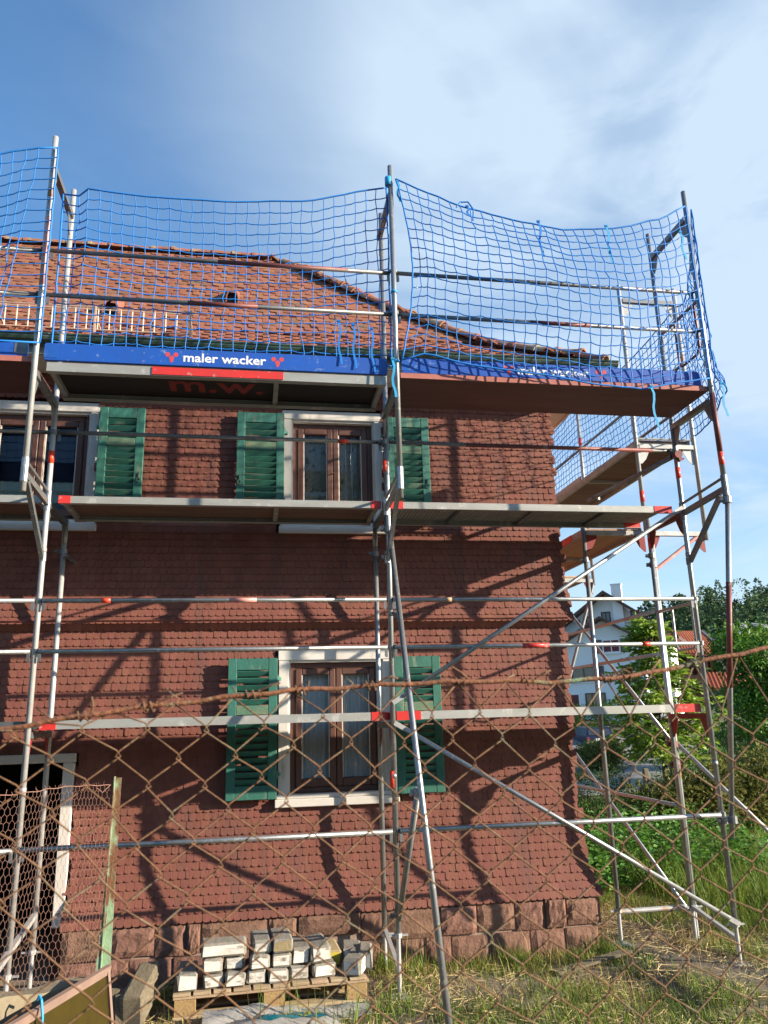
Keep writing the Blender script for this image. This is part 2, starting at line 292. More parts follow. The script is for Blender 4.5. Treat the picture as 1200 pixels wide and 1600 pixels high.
    def prism(s, poly, axis, a, b, mi=0):                        # polygon in the other two axes, extruded along axis from a to b
        def P(p, t):
            q = list(p); q.insert(axis, t); return q
        n = len(poly); vs = [P(p, a) for p in poly] + [P(p, b) for p in poly]
        fs = [tuple(range(n))[::-1], tuple(range(n, 2 * n))] + [(i, (i + 1) % n, n + (i + 1) % n, n + i) for i in range(n)]
        ar = sum(poly[i][0] * poly[(i + 1) % n][1] - poly[(i + 1) % n][0] * poly[i][1] for i in range(n))
        if axis == 1: ar = -ar
        if (ar < 0) != (b < a): fs = [q[::-1] for q in fs]
        return s.add(vs, fs, mi)
    def mesh(s, name, mats, smooth=False):
        me = bpy.data.meshes.new(name); me.from_pydata(s.v, [], s.f)
        for m in (mats if isinstance(mats, (list, tuple)) else [mats]): me.materials.append(m)
        if any(s.mi): me.polygons.foreach_set('material_index', s.mi)
        if smooth: me.polygons.foreach_set('use_smooth', [True] * len(s.f))
        me.update(); return me
    def build(s, name, mats, parent=None, smooth=False, **k):
        return link(name, s.mesh(name, mats, smooth), parent, **k)
def link(name, me, parent=None, kind=None, label=None):
    o = bpy.data.objects.new(name, me); COL.objects.link(o)
    if parent is not None:
        o.parent = parent; o.matrix_parent_inverse = WORLD_INV.get(parent.name, Matrix())
    if kind: o['kind'] = kind
    if label: o['label'] = label
    return o
WORLD_INV = {}
def thing(name, label, cat, loc=(0, 0, 0), group=None):
    o = bpy.data.objects.new(name, None); COL.objects.link(o); o.location = loc; o.empty_display_size = 0.2
    o['label'] = label; o['category'] = cat
    if group: o['group'] = group
    WORLD_INV[o.name] = Matrix.Translation(-Vector(loc)); return o
def tag(o, label, cat, group=None):
    o['label'] = label; o['category'] = cat
    if group: o['group'] = group
    return o
def np_mesh(name, V, F, mats, mi=None, smooth=False):            # V (n,3), F (m,k)
    me = bpy.data.meshes.new(name); V = np.asarray(V, np.float32); F = np.asarray(F, np.int32); m, k = F.shape
    me.vertices.add(len(V)); me.vertices.foreach_set('co', V.ravel())
    me.loops.add(m * k); me.loops.foreach_set('vertex_index', F.ravel())
    me.polygons.add(m); me.polygons.foreach_set('loop_start', np.arange(0, m * k, k, dtype=np.int32))
    for mm in (mats if isinstance(mats, (list, tuple)) else [mats]): me.materials.append(mm)
    if mi is not None: me.polygons.foreach_set('material_index', np.asarray(mi, np.int32))
    if smooth: me.polygons.foreach_set('use_smooth', [True] * m)
    me.update(calc_edges=True); me.validate(); return me
def text_mesh(name, body, size, m, to_world, extrude=0.0006, bold=0.0, width=None, shear=0.0):
    """letters as a mesh; to_world is a 4x4 matrix placing the text plane (x right, y up)"""
    c = bpy.data.curves.new(name, 'FONT'); c.body = body; c.size = size; c.extrude = extrude; c.offset = bold; c.shear = shear
    c.resolution_u = 3; c.align_x = 'CENTER'; c.align_y = 'CENTER'
    o = bpy.data.objects.new(name + '_tmp', c); COL.objects.link(o)
    dg = bpy.context.evaluated_depsgraph_get(); me = bpy.data.meshes.new_from_object(o.evaluated_get(dg))
    bpy.data.objects.remove(o); bpy.data.curves.remove(c); me.name = name
    if width:
        xs = [v.co.x for v in me.vertices]; k = width / (max(xs) - min(xs)); me.transform(Matrix.Diagonal((k, 1, 1, 1)))
    me.transform(to_world); me.materials.clear(); me.materials.append(m); return me
def smooth_noise(x, y, seed=0):
    return (math.sin(x * 1.7 + seed) * math.cos(y * 2.3 + seed * 1.3) + 0.5 * math.sin(x * 4.1 + y * 3.3 + seed * 2.1)) / 1.5
# ------------------------------------------------------------------ ground
def gz(x, y):
    z = 0.25 + 0.03 * smooth_noise(x * 0.7, y * 0.7, 2) + 0.012 * smooth_noise(x * 3, y * 3, 5)
    if y < -2.0: z += 0.75 * min(1, (-2.0 - y) / 3.0) ** 1.2
    if x < 0.75 and y > -2.5: z += 0.10 * min(1, (0.75 - x) / 0.6)
    if x > 5.3 and -1 < y < 6: z += 0.06
    if y > 40: z += 2.0 * min(1, (y - 40) / 9.0)
    if y > 52: z += min(y - 52, 30) * 0.05
    return z
def axis(lo, hi, fine_lo, fine_hi, fine, coarse):
    a = [lo]; x = lo
    while x < hi:
        if fine_lo <= x < fine_hi: x += fine
        else:
            d = fine_lo - x if x < fine_lo else x - fine_hi
            x += fine + max(0, d) * coarse
            if a[-1] < fine_lo < x: x = fine_lo
        a.append(min(x, hi))
    return a
gx = axis(-700, 700, -3, 12, 0.14, 0.18); gy = axis(-300, 900, -3, 9, 0.14, 0.18)
V = [(x, y, gz(x, y)) for y in gy for x in gx]; nx = len(gx)
F = [(j * nx + i, j * nx + i + 1, (j + 1) * nx + i + 1, (j + 1) * nx + i) for j in range(len(gy) - 1) for i in range(nx - 1)]
MI = [0 if -3 < V[q[0]][0] < 12 and -3 < V[q[0]][1] < 9 else 1 for q in F]
link('ground', np_mesh('ground', V, F, [M_GROUND, M_MEADOW], MI, smooth=True), kind='structure')
# the street the photographer stands on
Vs = []; Fs = []
for i in range(41):
    x = -80 + 4 * i
    for y in (-13.0, -6.35): Vs.append((x, y, gz(0, -7) + .06))
for i in range(40): Fs.append((2 * i, 2 * i + 2, 2 * i + 3, 2 * i + 1))
link('street', np_mesh('street', Vs, Fs, M_ASPHALT), kind='structure')
# gravel lane beyond the weeds
pts = [(-12, 15.5), (9, 14.2), (14, 13.4), (22, 14.5), (30, 17), (30, 24), (20, 21), (13, 18.5), (4, 19), (-12, 20)]
cxm = [(-12, 0), (0, 0)]
V = []; F = []
lane = [(-30, 15.6, 5), (0, 15.0, 4.8), (6, 14.6, 4.6), (10, 14.3, 4.6), (14, 14.6, 5.0), (19, 17, 6.0), (24, 23, 7), (27, 32, 8), (28, 42, 8)]
for i, (x, y, w) in enumerate(lane):
    for k in range(7):
        yy = y + w * k / 6 if x < 15 else y + (w * k / 6) * 0.35; xx = x if x < 15 else x - (w * k / 6) * 0.9
        V.append((xx, yy, gz(xx, yy) + 0.035))
for i in range(len(lane) - 1):
    for k in range(6): a = i * 7 + k; F.append((a, a + 7, a + 8, a + 1)[::-1])
link('gravel_road', np_mesh('gravel_road', V, F, M_GRAVEL, smooth=True), kind='structure')

# ------------------------------------------------------------------ house
WY = 0.97; WX = 5.15; XL = -5.2; YB = 7.1
house = thing('shingled_house', 'red-brown shingle-clad house with green shutters and a clay tile hip roof behind the scaffolding', 'house', (0, 4, 0.3))
# openings in the front wall: x0, x1, z0, z1 (outer edge of the white surround), sill
WIN = {'UL': (-1.02, 0.22, 4.50, 5.78), 'UR': (2.11, 3.22, 4.50, 5.78), 'LO': (2.09, 3.25, 1.79, 3.18)}
DOOR = (-1.00, 0.20, 0.30, 2.25)
CELL = (2.27, 2.86, 0.30, 0.56)
def in_rects(x, z, pad=0.0, rects=None):
    for (a, b, c, d) in (rects or list(WIN.values()) + [DOOR]):
        if a - pad < x < b + pad and c - pad < z < d + pad: return True
    return False
holes = [(a + .1, b - .1, c + .02, d - .1) for a, b, c, d in WIN.values()] + [(DOOR[0] + .1, DOOR[1] - .1, DOOR[2], DOOR[3] - .09), CELL]
xs = sorted({XL, WX} | {h[0] for h in holes} | {h[1] for h in holes}); zs = sorted({0.1, 6.12} | {h[2] for h in holes} | {h[3] for h in holes})
b = MB()
for i in range(len(xs) - 1):
    for k in range(len(zs) - 1):
        cx, cz = (xs[i] + xs[i + 1]) / 2, (zs[k] + zs[k + 1]) / 2
        if not in_rects(cx, cz, 0, holes): b.add([(xs[i], WY + .03, zs[k]), (xs[i + 1], WY + .03, zs[k]), (xs[i + 1], WY + .03, zs[k + 1]), (xs[i], WY + .03, zs[k + 1])], [(0, 1, 2, 3)])
for (x0, x1, z0, z1) in holes:                                  # reveals
    for q in ([(x0, z0), (x0, z1)], [(x0, z1), (x1, z1)], [(x1, z1), (x1, z0)], [(x1, z0), (x0, z0)]):
        (a0, c0), (a1, c1) = q; b.add([(a0, WY + .03, c0), (a1, WY + .03, c1), (a1, WY + .36, c1), (a0, WY + .36, c0)], [(0, 1, 2, 3)[::-1]])
b.build('front_wall', M_WALLBACK, house)
b = MB(); b.add([(WX - .03, WY + .03, .1), (WX - .03, YB, .1), (WX - .03, YB, 6.12), (WX - .03, WY + .03, 6.12)], [(0, 1, 2, 3)])
b.add([(XL, WY + .03, .1), (XL, YB, .1), (XL, YB, 6.12), (XL, WY + .03, 6.12)], [(3, 2, 1, 0)])
b.add([(XL, YB, .1), (WX - .03, YB, .1), (WX - .03, YB, 6.12), (XL, YB, 6.12)], [(3, 2, 1, 0)])
b.build('side_wall', M_WALLBACK, house)
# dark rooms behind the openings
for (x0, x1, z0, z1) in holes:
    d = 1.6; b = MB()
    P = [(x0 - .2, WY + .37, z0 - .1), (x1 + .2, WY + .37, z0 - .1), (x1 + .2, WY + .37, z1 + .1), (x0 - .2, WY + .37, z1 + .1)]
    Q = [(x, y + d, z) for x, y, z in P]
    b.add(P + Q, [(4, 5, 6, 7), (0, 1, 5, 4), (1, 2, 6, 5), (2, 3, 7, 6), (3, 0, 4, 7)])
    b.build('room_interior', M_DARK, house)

# shingles: rounded-bottom wedges, one mesh shared by the ones that are objects of their own
def shingle_geo(w, h, t, rng=None):
    """front outline (x, z) bottom-rounded; z=0 bottom edge, thickness t at the bottom, thin at the top"""
    r = w * 0.30; hw = w / 2
    out = [(-hw, h), (-hw, r), (-hw + r * .13, r * .5), (-hw + r * .5, r * .13), (-hw + r, 0), (hw - r, 0), (hw - r * .5, r * .13), (hw - r * .13, r * .5), (hw, r), (hw, h)]
    n = len(out); V = []
    for x, z in out: V.append((x, -t * (1 - .75 * z / h), z))
    for x, z in out: V.append((x, 0.004, z))
    F = [tuple(range(n))] + [(i, n + i, n + (i + 1), i + 1) for i in range(n - 1)]
    return V, F
SH_W, SH_H = 0.068, 0.0715
def wall_off(z):                                                # how far the cladding kicks out
    if z > 3.45: return 0.030 + 0.065 * max(0, (3.80 - z) / .35) ** 1.6
    if z > 1.35: return 0.0
    return 0.115 * min(1, (1.35 - z) / .60) ** 1.8
rows = []
z = 0.745
while z < 3.40: rows.append(z); z += SH_H
z = 3.455
while z < 6.08: rows.append(z); z += SH_H
cam_np = np.array(CAM); shing = []
rs = random.Random(3)
for ri, z in enumerate(rows):
    x = -2.2 + (0.5 * SH_W if ri % 2 else 0) + rs.uniform(-.008, .008)
    drop = rs.uniform(-.0015, .0015)
    while x < WX + wall_off(z) - 0.02:
        w = SH_W * rs.uniform(.93, 1.05); zc = z + SH_H / 2
        xx = x + w / 2; x += w + rs.uniform(.0004, .0012)
        pad = 0.0
        if in_rects(xx, zc, pad) or (WIN['UL'][0] < xx < WIN['UL'][1] + .01 and 4.40 < zc < 4.51) or (2.08 < xx < 3.22 and 4.36 < zc < 4.51) or (2.07 < xx < 3.28 and 1.68 < zc < 1.80): continue
        y = WY - wall_off(z)
        slope = (wall_off(z) - wall_off(z + SH_H)) / SH_H
        zz = z + drop + rs.gauss(0, .0010)
        shing.append((xx, y, zz, w, SH_H * 1.25 + .006, rs.uniform(.017, .022), slope, rs.gauss(0, .006), rs.gauss(0, .0010)))
def place_sh(s):
    x, y, z, w, h, t, slope, roll, dy = s
    V, F = shingle_geo(w, h, t); R = []
    c, sn = math.cos(roll), math.sin(roll)
    for a, bq, cc in V: R.append((x + a * c - cc * sn, y + dy + bq + slope * max(0, cc), z + a * sn + cc * c))
    return R, F
hidden = lambda x, z: any(a - .52 < x < b_ + .52 and c < z < d for a, b_, c, d in WIN.values())
def px_of(x, y, z):
    d = Vector((x, y, z)) - CAM; zz = d.dot(f_); return 600 + 1227.9 * d.dot(r2) / zz, 800 - 1227.9 * d.dot(u2) / zz
order = sorted(range(len(shing)), key=lambda i: (Vector(shing[i][:3]) - CAM).length + (100 if hidden(shing[i][0], shing[i][2]) or not (20 < px_of(*shing[i][:3])[0] < 1180) else 0))
single = set(order[:300])
bs = MB()
for i, s in enumerate(shing):
    R, F = place_sh(s)
    if i in single: MB().add(R, F).build('shingle', M_SHINGLE, house)
    else: bs.add(R, F)
# side wall shingles (same courses on the wall facing the side scaffold)
for ri, z in enumerate(rows):
    y = WY + (0.5 * SH_W if ri % 2 else 0) - wall_off(z)
    while y < 5.5:
        V, F = shingle_geo(SH_W * 1.5, SH_H * 1.25, .012)
        xo = WX + wall_off(z) - 0.012; sl = (wall_off(z) - wall_off(z + SH_H)) / SH_H
        bs.add([(xo - bq - sl * max(0, cc), y + a + SH_W * .75, z + cc) for a, bq, cc in V], F); y += SH_W * 1.52
# window surrounds meet the wall behind the shingles; the masses not picked apart are one part
bs.build('shingles', M_SHINGLE, house, kind='stuff')
# the dark joint under the upper storey
MB().box(XL, WX + .0, WY - .028, WY + .02, 3.44, 3.462).build('storey_ledge', M_WALLBACK, house)

# sandstone plinth
def stone(x0, x1, z0, z1, y, seed, lump=.035):
    lump *= .55
    rr = random.Random(seed); nx, nz = 7, 5; V = []; F = []
    for k in range(nz + 1):
        for i in range(nx + 1):
            u, v = i / nx, k / nz; edge = min(u, 1 - u, v, 1 - v)
            d = (lump * (.45 + .55 * rr.random()) + .012) * min(1, edge * 13 + .30)
            jx = rr.uniform(-.25, .25) / nx * (0 < i < nx); jz = rr.uniform(-.25, .25) / nz * (0 < k < nz)
            V.append((x0 + (x1 - x0) * (u + jx), y - d, z0 + (z1 - z0) * (v + jz)))
    for k in range(nz):
        for i in range(nx):
            a = k * (nx + 1) + i; q = (a, a + 1, a + nx + 2, a + nx + 1)
            F += [(q[0], q[1], q[2]), (q[0], q[2], q[3])]
    o = len(V); ring = [i for i in range(nx + 1)] + [k * (nx + 1) + nx for k in range(1, nz + 1)] + [nz * (nx + 1) + i for i in range(nx - 1, -1, -1)] + [k * (nx + 1) for k in range(nz - 1, 0, -1)]
    for r in ring: V.append((V[r][0], y + .06, V[r][2]))
    n = len(ring)
    for i in range(n): F.append((ring[i], o + i, o + (i + 1) % n, ring[(i + 1) % n]))
    return MB().add(V, F)
PY = WY - .095
MB().box(.21, WX + .05, PY + .012, WY + .02, .08, .742).build('mortar_bed', M_MORTAR, house)
ups = [(.21, .62), (.63, 1.00), (1.01, 1.27), (1.29, 1.40), (1.42, 2.00), (2.02, 2.27), (2.29, 2.86), (2.875, 3.10), (3.12, 3.62), (3.64, 3.98), (4.0, 4.36), (4.38, 4.66), (4.68, 4.88), (4.90, 5.24)]
for i, (a, c) in enumerate(ups):
    z0 = .565 if 2.2 < a < 2.8 else .49 + .01 * math.sin(i * 2.1)
    stone(a, c, z0, .735 + .008 * math.sin(i * 3.3), PY - (.012 if i % 3 == 0 else 0), 40 + i, .045 if i > 11 else .034).build('stone', M_STONE, house)
lows = [(.21, .55), (.56, .78), (.80, 1.16), (1.18, 1.62), (1.64, 1.98), (2.0, 2.26), (2.875, 3.05), (3.065, 3.24), (3.26, 3.46), (3.49, 3.72), (3.74, 4.1), (4.12, 4.5), (4.52, 4.86), (4.88, 5.20)]
for i, (a, c) in enumerate(lows):
    stone(a, c, .10, .475 + .01 * math.sin(i * 1.7), PY + .012 - (.015 if i % 2 else 0), 80 + i).build('stone', M_STONE, house)
for i in range(9):                                              # plinth stones on the side of the house
    y0 = PY + .0 + i * .5
    for z0, z1 in ((.5, .735), (.1, .485)):
        bb = stone(-(y0 + .48), -y0, z0, z1, 0, 120 + i + int(z0 * 10)); bb.v = [(WX + .055 - y, -x + .1, z) for x, y, z in bb.v]
        bb.build('stone', M_STONE, house)

# windows
def window(x0, x1, z0, z1, kind):
    w = MB(); t = .1
    w.bbox(x0, x0 + t, WY - .035, WY + .05, z0, z1 - t - .001, .005); w.bbox(x1 - t, x1, WY - .035, WY + .05, z0, z1 - t - .001, .005)
    w.bbox(x0 - .005, x1 + .005, WY - .04, WY + .05, z1 - t, z1, .005)
    w.box(x0 + t - .001, x0 + t + .018, WY - .012, WY + .07, z0, z1 - t - .02); w.box(x1 - t - .018, x1 - t + .001, WY - .012, WY + .07, z0, z1 - t - .02)
    w.box(x0 + t, x1 - t, WY - .012, WY + .07, z1 - t - .02, z1 - t)
    o = w.build('window', M_TRIM, house)
    s = MB(); s.bbox(x0 - .03, x1 + .03, WY - .075, WY + .04, z0 - .105, z0 - .03, .006); s.bbox(x0 - .015, x1 + .015, WY - .055, WY + .1, z0 - .029, z0 + .012, .006)
    s.build('sill', M_TRIM, o)
    ix0, ix1, iz0, iz1 = x0 + t + .018, x1 - t - .018, z0 + .013, z1 - t - .02
    f = MB(); fy0, fy1 = WY + .055, WY + .12
    f.bbox(ix0, ix0 + .055, fy0, fy1, iz0, iz1, .006); f.bbox(ix1 - .055, ix1, fy0, fy1, iz0, iz1, .006)
    f.bbox(ix0 + .056, ix1 - .056, fy0, fy1, iz1 - .06, iz1, .006); f.bbox(ix0 + .056, ix1 - .056, fy0, fy1, iz0, iz0 + .05, .006)
    f.build('frame', M_BROWN, o)
    mx = (ix0 + ix1) / 2; panes = []
    for sgn, a, c in ((-1, ix0 + .057, mx - .002), (1, mx + .002, ix1 - .057)):
        g = MB(); sy0, sy1 = WY + .04, WY + .10; sw = .062; sz0, sz1 = iz0 + .051, iz1 - .061
        g.bbox(a, a + sw, sy0, sy1, sz0, sz1, .008); g.bbox(c - sw, c, sy0, sy1, sz0, sz1, .008)
        g.bbox(a + sw + .001, c - sw - .001, sy0, sy1, sz1 - sw, sz1, .008); g.bbox(a + sw + .001, c - sw - .001, sy0, sy1, sz0, sz0 + sw + .02, .008)
        g.build('sash', M_BROWN, o)
        bead = MB(); e = .008
        bead.box(a + sw, a + sw + e, sy0 + .012, sy0 + .03, sz0 + sw + .02, sz1 - sw); bead.box(c - sw - e, c - sw, sy0 + .012, sy0 + .03, sz0 + sw + .02, sz1 - sw)
        bead.build('glazing_bead', M_CREAM, o)
        p = MB().add([(a + sw, sy0 + .035, sz0 + sw), (c - sw, sy0 + .035, sz0 + sw), (c - sw, sy0 + .035, sz1 - sw), (a + sw, sy0 + .035, sz1 - sw)], [(0, 1, 2, 3)])
        p.build('pane', M_GLASS, o); panes.append((a + sw, c - sw, sz0 + sw, sz1 - sw))
    for (a, c, d0, d1) in panes:
        yb = WY + .140
        if kind in ('curtain',):
            n = 60; V = []; F = []
            for i in range(n + 1):
                x = a - .03 + (c - a + .06) * i / n
                yy = yb + .018 * math.sin(i * .9 + a * 5) + .012 * math.sin(i * 2.3 + 1) + .006 * math.sin(i * 3.9)
                V += [(x, yy, d0 - .05), (x + .006 * math.sin(i), yy * 1.0, d1 + .05)]
            F = [(2 * i, 2 * i + 2, 2 * i + 3, 2 * i + 1) for i in range(n)]
            gap0 = int(n * (.78 if a < mx else .30))
            MB().add(V, F).build('curtain', M_CURTAIN, o, smooth=True)
        elif kind == 'half':
            V = []; F = []; n = 24; top = d0 + .33
            for i in range(n + 1):
                x = a - .02 + (c - a + .04) * i / n; yy = yb + .01 * math.sin(i * 1.1)
                V += [(x, yy, d0 + .10 + .012 * (i % 2)), (x, yy, top)]
            F = [(2 * i, 2 * i + 2, 2 * i + 3, 2 * i + 1) for i in range(n)]
            MB().add(V, F).build('curtain', M_CURTAIN2, o, smooth=True)
            MB().add([(a - .02, yb + .09, top - .1), (c + .02, yb + .09, top - .1), (c + .02, yb + .09, d1 + .05), (a - .02, yb + .09, d1 + .05)], [(0, 1, 2, 3)]).build('blind', M_DARKBLUE, o)
        else:
            MB().add([(a - .02, yb + .05, d0 - .05), (c + .02, yb + .05, d0 - .05), (c + .02, yb + .05, d1 + .05), (a - .02, yb + .05, d1 + .05)], [(0, 1, 2, 3)]).build('curtain', M_NETCURT, o)
            for xo in (.35, .62):
                x = a + (c - a) * xo
                if a > mx: MB().tube([(x, yb + .02, d0), (x + .004, yb + .02, (d0 + d1) / 2), (x, yb + .02, d1)], .005, 6).build('blind_cord', M_CURTAIN, o)
    hd = MB(); hd.tube([(mx + .012, WY + .04, (z0 + z1) / 2 - .05), (mx + .012, WY + .012, (z0 + z1) / 2 - .05), (mx - .05, WY + .012, (z0 + z1) / 2 - .055)], .006, 6); hd.build('handle', M_BROWN, o)
    return o
window(*WIN['UL'], 'half'); window(*WIN['UR'], 'cord'); window(*WIN['LO'], 'curtain')
# shutters, folded back flat on the wall
def shutter(x0, x1, z0, z1, mid, hinge_left, flip=0):
    y0, y1 = WY - .125, WY - .085; st = .085
    s = MB(); s.bbox(x0, x0 + st, y0, y1, z0, z1, .004); s.bbox(x1 - st, x1, y0, y1, z0, z1, .004)
    s.bbox(x0 + st + .001, x1 - st - .001, y0 + .002, y1 - .002, z1 - .115, z1 - .002, .004); s.bbox(x0 + st + .001, x1 - st - .001, y0 + .002, y1 - .002, z0 + .002, z0 + .13, .004)
    o = s.build('shutter', M_GREEN, house)
    MB().bbox(x0 + st + .001, x1 - st - .001, y0 + .001, y1 - .003, mid - .045, mid + .045, .004).build('middle_rail', M_WEATHER, o)
    def slats(a, c):
        n = max(2, int(round((c - a) / .066)))
        for i in range(n):
            zc = a + (c - a) * (i + .5) / n
            m = MB().bar((x0 + st - .004, (y0 + y1) / 2, zc), (x1 - st + .004, (y0 + y1) / 2, zc), .009, .060, up=(0, -.60, .80)); m.build('slat', M_GREEN2, o)
    slats(z0 + .13, mid - .045); slats(mid + .045, z1 - .115)
    hx = x0 if hinge_left else x1
    for zz in (z0 + .22, z1 - .2):
        h = MB(); h.tube([(hx, y0 + .01, zz - .035), (hx, y0 + .01, zz + .035)], .011, 8)
        h.bar((hx, y0 + .01, zz), (hx - (.06 if hinge_left else -.06), WY + .02, zz), .012, .03); h.build('hinge', M_GREEN, o)
    lx = (x1 - .035) if hinge_left else (x0 + .035)
    lt = MB(); lt.tube([(lx, y0 - .006, z0 + .34 + .03 * math.cos(a), ) if False else (lx + .018 * math.cos(a), y0 - .008, z0 + .42 + .024 * math.sin(a)) for a in [k * .7 for k in range(9)]], .005, 5)
    lt.tube([(lx, y0 - .008, z0 + .45), (lx, y0 - .008, z0 + .50)], .006, 5); lt.build('latch', M_GUTTER, o)
shutter(.225, .68, 4.50, 5.71, 5.33, True); shutter(1.63, 2.13, 4.50, 5.71, 5.33, False); shutter(3.235, 3.715, 4.50, 5.71, 5.33, True)
shutter(1.595, 2.075, 1.77, 3.10, 2.60, False); shutter(3.255, 3.73, 1.77, 3.10, 2.60, True)
# shed door opening at the left
d = MB(); d.bbox(DOOR[1] - .1, DOOR[1], WY - .05, WY + .05, .76, DOOR[3] - .081, .006); d.bbox(DOOR[0], DOOR[1] + .005, WY - .055, WY + .05, DOOR[3] - .08, DOOR[3], .006); d.bbox(DOOR[0], DOOR[0] + .1, WY - .05, WY + .05, .76, DOOR[3] - .081, .006)
d.build('door_surround', M_TRIM, house)
# roof: bell-cast hip roof
PROF = [(0, 0), (.5, .31), (1.02, .66), (1.41, 1.03), (1.82, 1.43), (2.31, 1.94), (3.2, 2.90), (3.6, 3.30)]
EX, EY, EZ = 5.68, .47, 6.28; EXL = -5.9; EYB = EY + 7.2
def prof(l):
    for (a, c), (a2, c2) in zip(PROF, PROF[1:]):
        if l <= a2: return c + (c2 - c) * (l - a) / (a2 - a)
    return PROF[-1][1]
b = MB()
for (l0, h0), (l1, h1) in zip(PROF, PROF[1:]):
    h0 -= .03; h1 -= .03
    b.add([(EXL + l0, EY + l0, EZ + h0), (EX - l0, EY + l0, EZ + h0), (EX - l1, EY + l1, EZ + h1), (EXL + l1, EY + l1, EZ + h1)], [(0, 1, 2, 3)])
    b.add([(EX - l0, EY + l0, EZ + h0), (EX - l0, EYB - l0, EZ + h0), (EX - l1, EYB - l1, EZ + h1), (EX - l1, EY + l1, EZ + h1)], [(0, 1, 2, 3)])
    b.add([(EXL + l0, EY + l0, EZ + h0), (EXL + l0, EYB - l0, EZ + h0), (EXL + l1, EYB - l1, EZ + h1), (EXL + l1, EY + l1, EZ + h1)], [(3, 2, 1, 0)])
    b.add([(EXL + l0, EYB - l0, EZ + h0), (EX - l0, EYB - l0, EZ + h0), (EX - l1, EYB - l1, EZ + h1), (EXL + l1, EYB - l1, EZ + h1)], [(3, 2, 1, 0)])
roof = b.build('roof', M_WALLBACK, house)
tiles = []; rs = random.Random(11); TW = .172; EXP = .150
l = -.03; row = 0
arc = [0]
def prof_pt(s):                                                  # arc length -> (l, h, slope)
    acc = 0
    for (a, c), (a2, c2) in zip(PROF, PROF[1:]):
        d_ = math.hypot(a2 - a, c2 - c)
        if s <= acc + d_: t = (s - acc) / d_; return a + (a2 - a) * t, c + (c2 - c) * t, math.atan2(c2 - c, a2 - a)
        acc += d_
    return None
s_ = -.04
def tile_geo(w, h, t):
    hw = w / 2; r = w * .32
    out = [(-hw, h), (-hw, r * .55), (-hw * .55, .012), (0, 0), (hw * .55, .012), (hw, r * .55), (hw, h)]; n = len(out)
    V = [(x, y, t) for x, y in out] + [(x, y, 0) for x, y in out]
    F = [tuple(range(n))[::-1]] + [(i, i + 1, n + i + 1, n + i) for i in range(n - 1)]
    return V, [q[::-1] for q in F]
while True:
    P = prof_pt(max(0, s_))
    if P is None: break
    l, h, an = P; row += 1; an2 = an - .075
    ca, sa = math.cos(an2), math.sin(an2)
    off = (TW / 2 if row % 2 else 0) + rs.uniform(-.01, .01)
    for face in ('f', 's'):
        lo, hi = (-2.6, EX - l - .02) if face == 'f' else (EY + l, 5.0)
        x = (math.floor(lo / TW) * TW + off)
        while x < hi:
            if x > lo:
                rz = rs.gauss(0, .010); tl = rs.gauss(0, .02); dz = rs.gauss(0, .003) + .008; w = TW * rs.uniform(.95, .985)
                V, F = tile_geo(w, .215, .021 + rs.uniform(0, .006)); Rr = []
                for (a, bq, cc) in V:
                    cc += a * tl; y_ = bq * ca - cc * sa; z_ = bq * sa + cc * ca
                    q = (x + a - bq * rz, l + y_ + min(0, s_), h + z_ + dz + rs.uniform(-.0015, .0015))
                    Rr.append((q[0], EY + q[1], EZ + q[2]) if face == 'f' else (EX - q[1], q[0], EZ + q[2]))
                if face == 's': F = [f[::-1] for f in F]
                tiles.append((x, l, face, Rr, F))
            x += TW
    s_ += EXP
vis = [i for i, t in enumerate(tiles) if t[2] == 'f' and -.9 < t[0] < 5.6 and 0 < t[1] < 2.6]
vis.sort(key=lambda i: (Vector(tiles[i][3][0]) - CAM).length); single = set(vis[:300]); bs = MB()
for i, t in enumerate(tiles):
    if i in single: MB().add(t[3], t[4]).build('roof_tile', M_TILE, house)
    else: bs.add(t[3], t[4])
bs.build('roof_tiles', M_TILE, house, kind='stuff')
def halftile(p, q, r0, r1, m=M_RIDGE):
    p = Vector(p); q = Vector(q); d_ = (q - p).normalized(); sd = d_.cross(Vector((0, 0, 1))).normalized(); up = sd.cross(d_); V = []; n = 8
    for pt, r in ((p, r0), (p + d_ * .05, r0 * 1.0), (p + d_ * .06, r0 * .86), (q, r1)):
        for th in (1.0, .84):
            for k in range(n + 1):
                a = math.pi * k / n; V.append(pt + (sd * math.cos(a) + up * math.sin(a) * .95) * r * th)
    F = []; N = n + 1
    for s2 in range(3):
        for k in range(n):
            a = s2 * 2 * N + k; F.append((a, a + 1, a + 2 * N + 1, a + 2 * N)); a += N; F.append((a, a + 2 * N, a + 2 * N + 1, a + 1))
    for k in range(n): F.append((k, k + N, k + N + 1, k + 1))
    return MB().add(V, F).build('hip_tile', m, house)
s_ = 0.0; pts = []
l = .0
while l < 3.6:
    pts.append((EX - l + .01, EY + l - .01, EZ + prof(l) + .03)); dl = .29 / math.sqrt(2 + ((prof(min(3.6, l + .1)) - prof(l)) / .1) ** 2); l += dl
for a, c in zip(pts, pts[1:]):
    aj = Vector(a) + Vector((rs.gauss(0, .012), rs.gauss(0, .012), rs.gauss(0, .012))); e = Vector(a) + (Vector(c) - Vector(a)) * 1.18
    halftile(aj, e, .105, .082)
x = 2.08
while x > -2.9:
    halftile((x, EY + 3.6, EZ + 3.34 + rs.gauss(0, .008)), (x - .36, EY + 3.6, EZ + 3.35), .10, .085).name = 'ridge_tile'; x -= .31
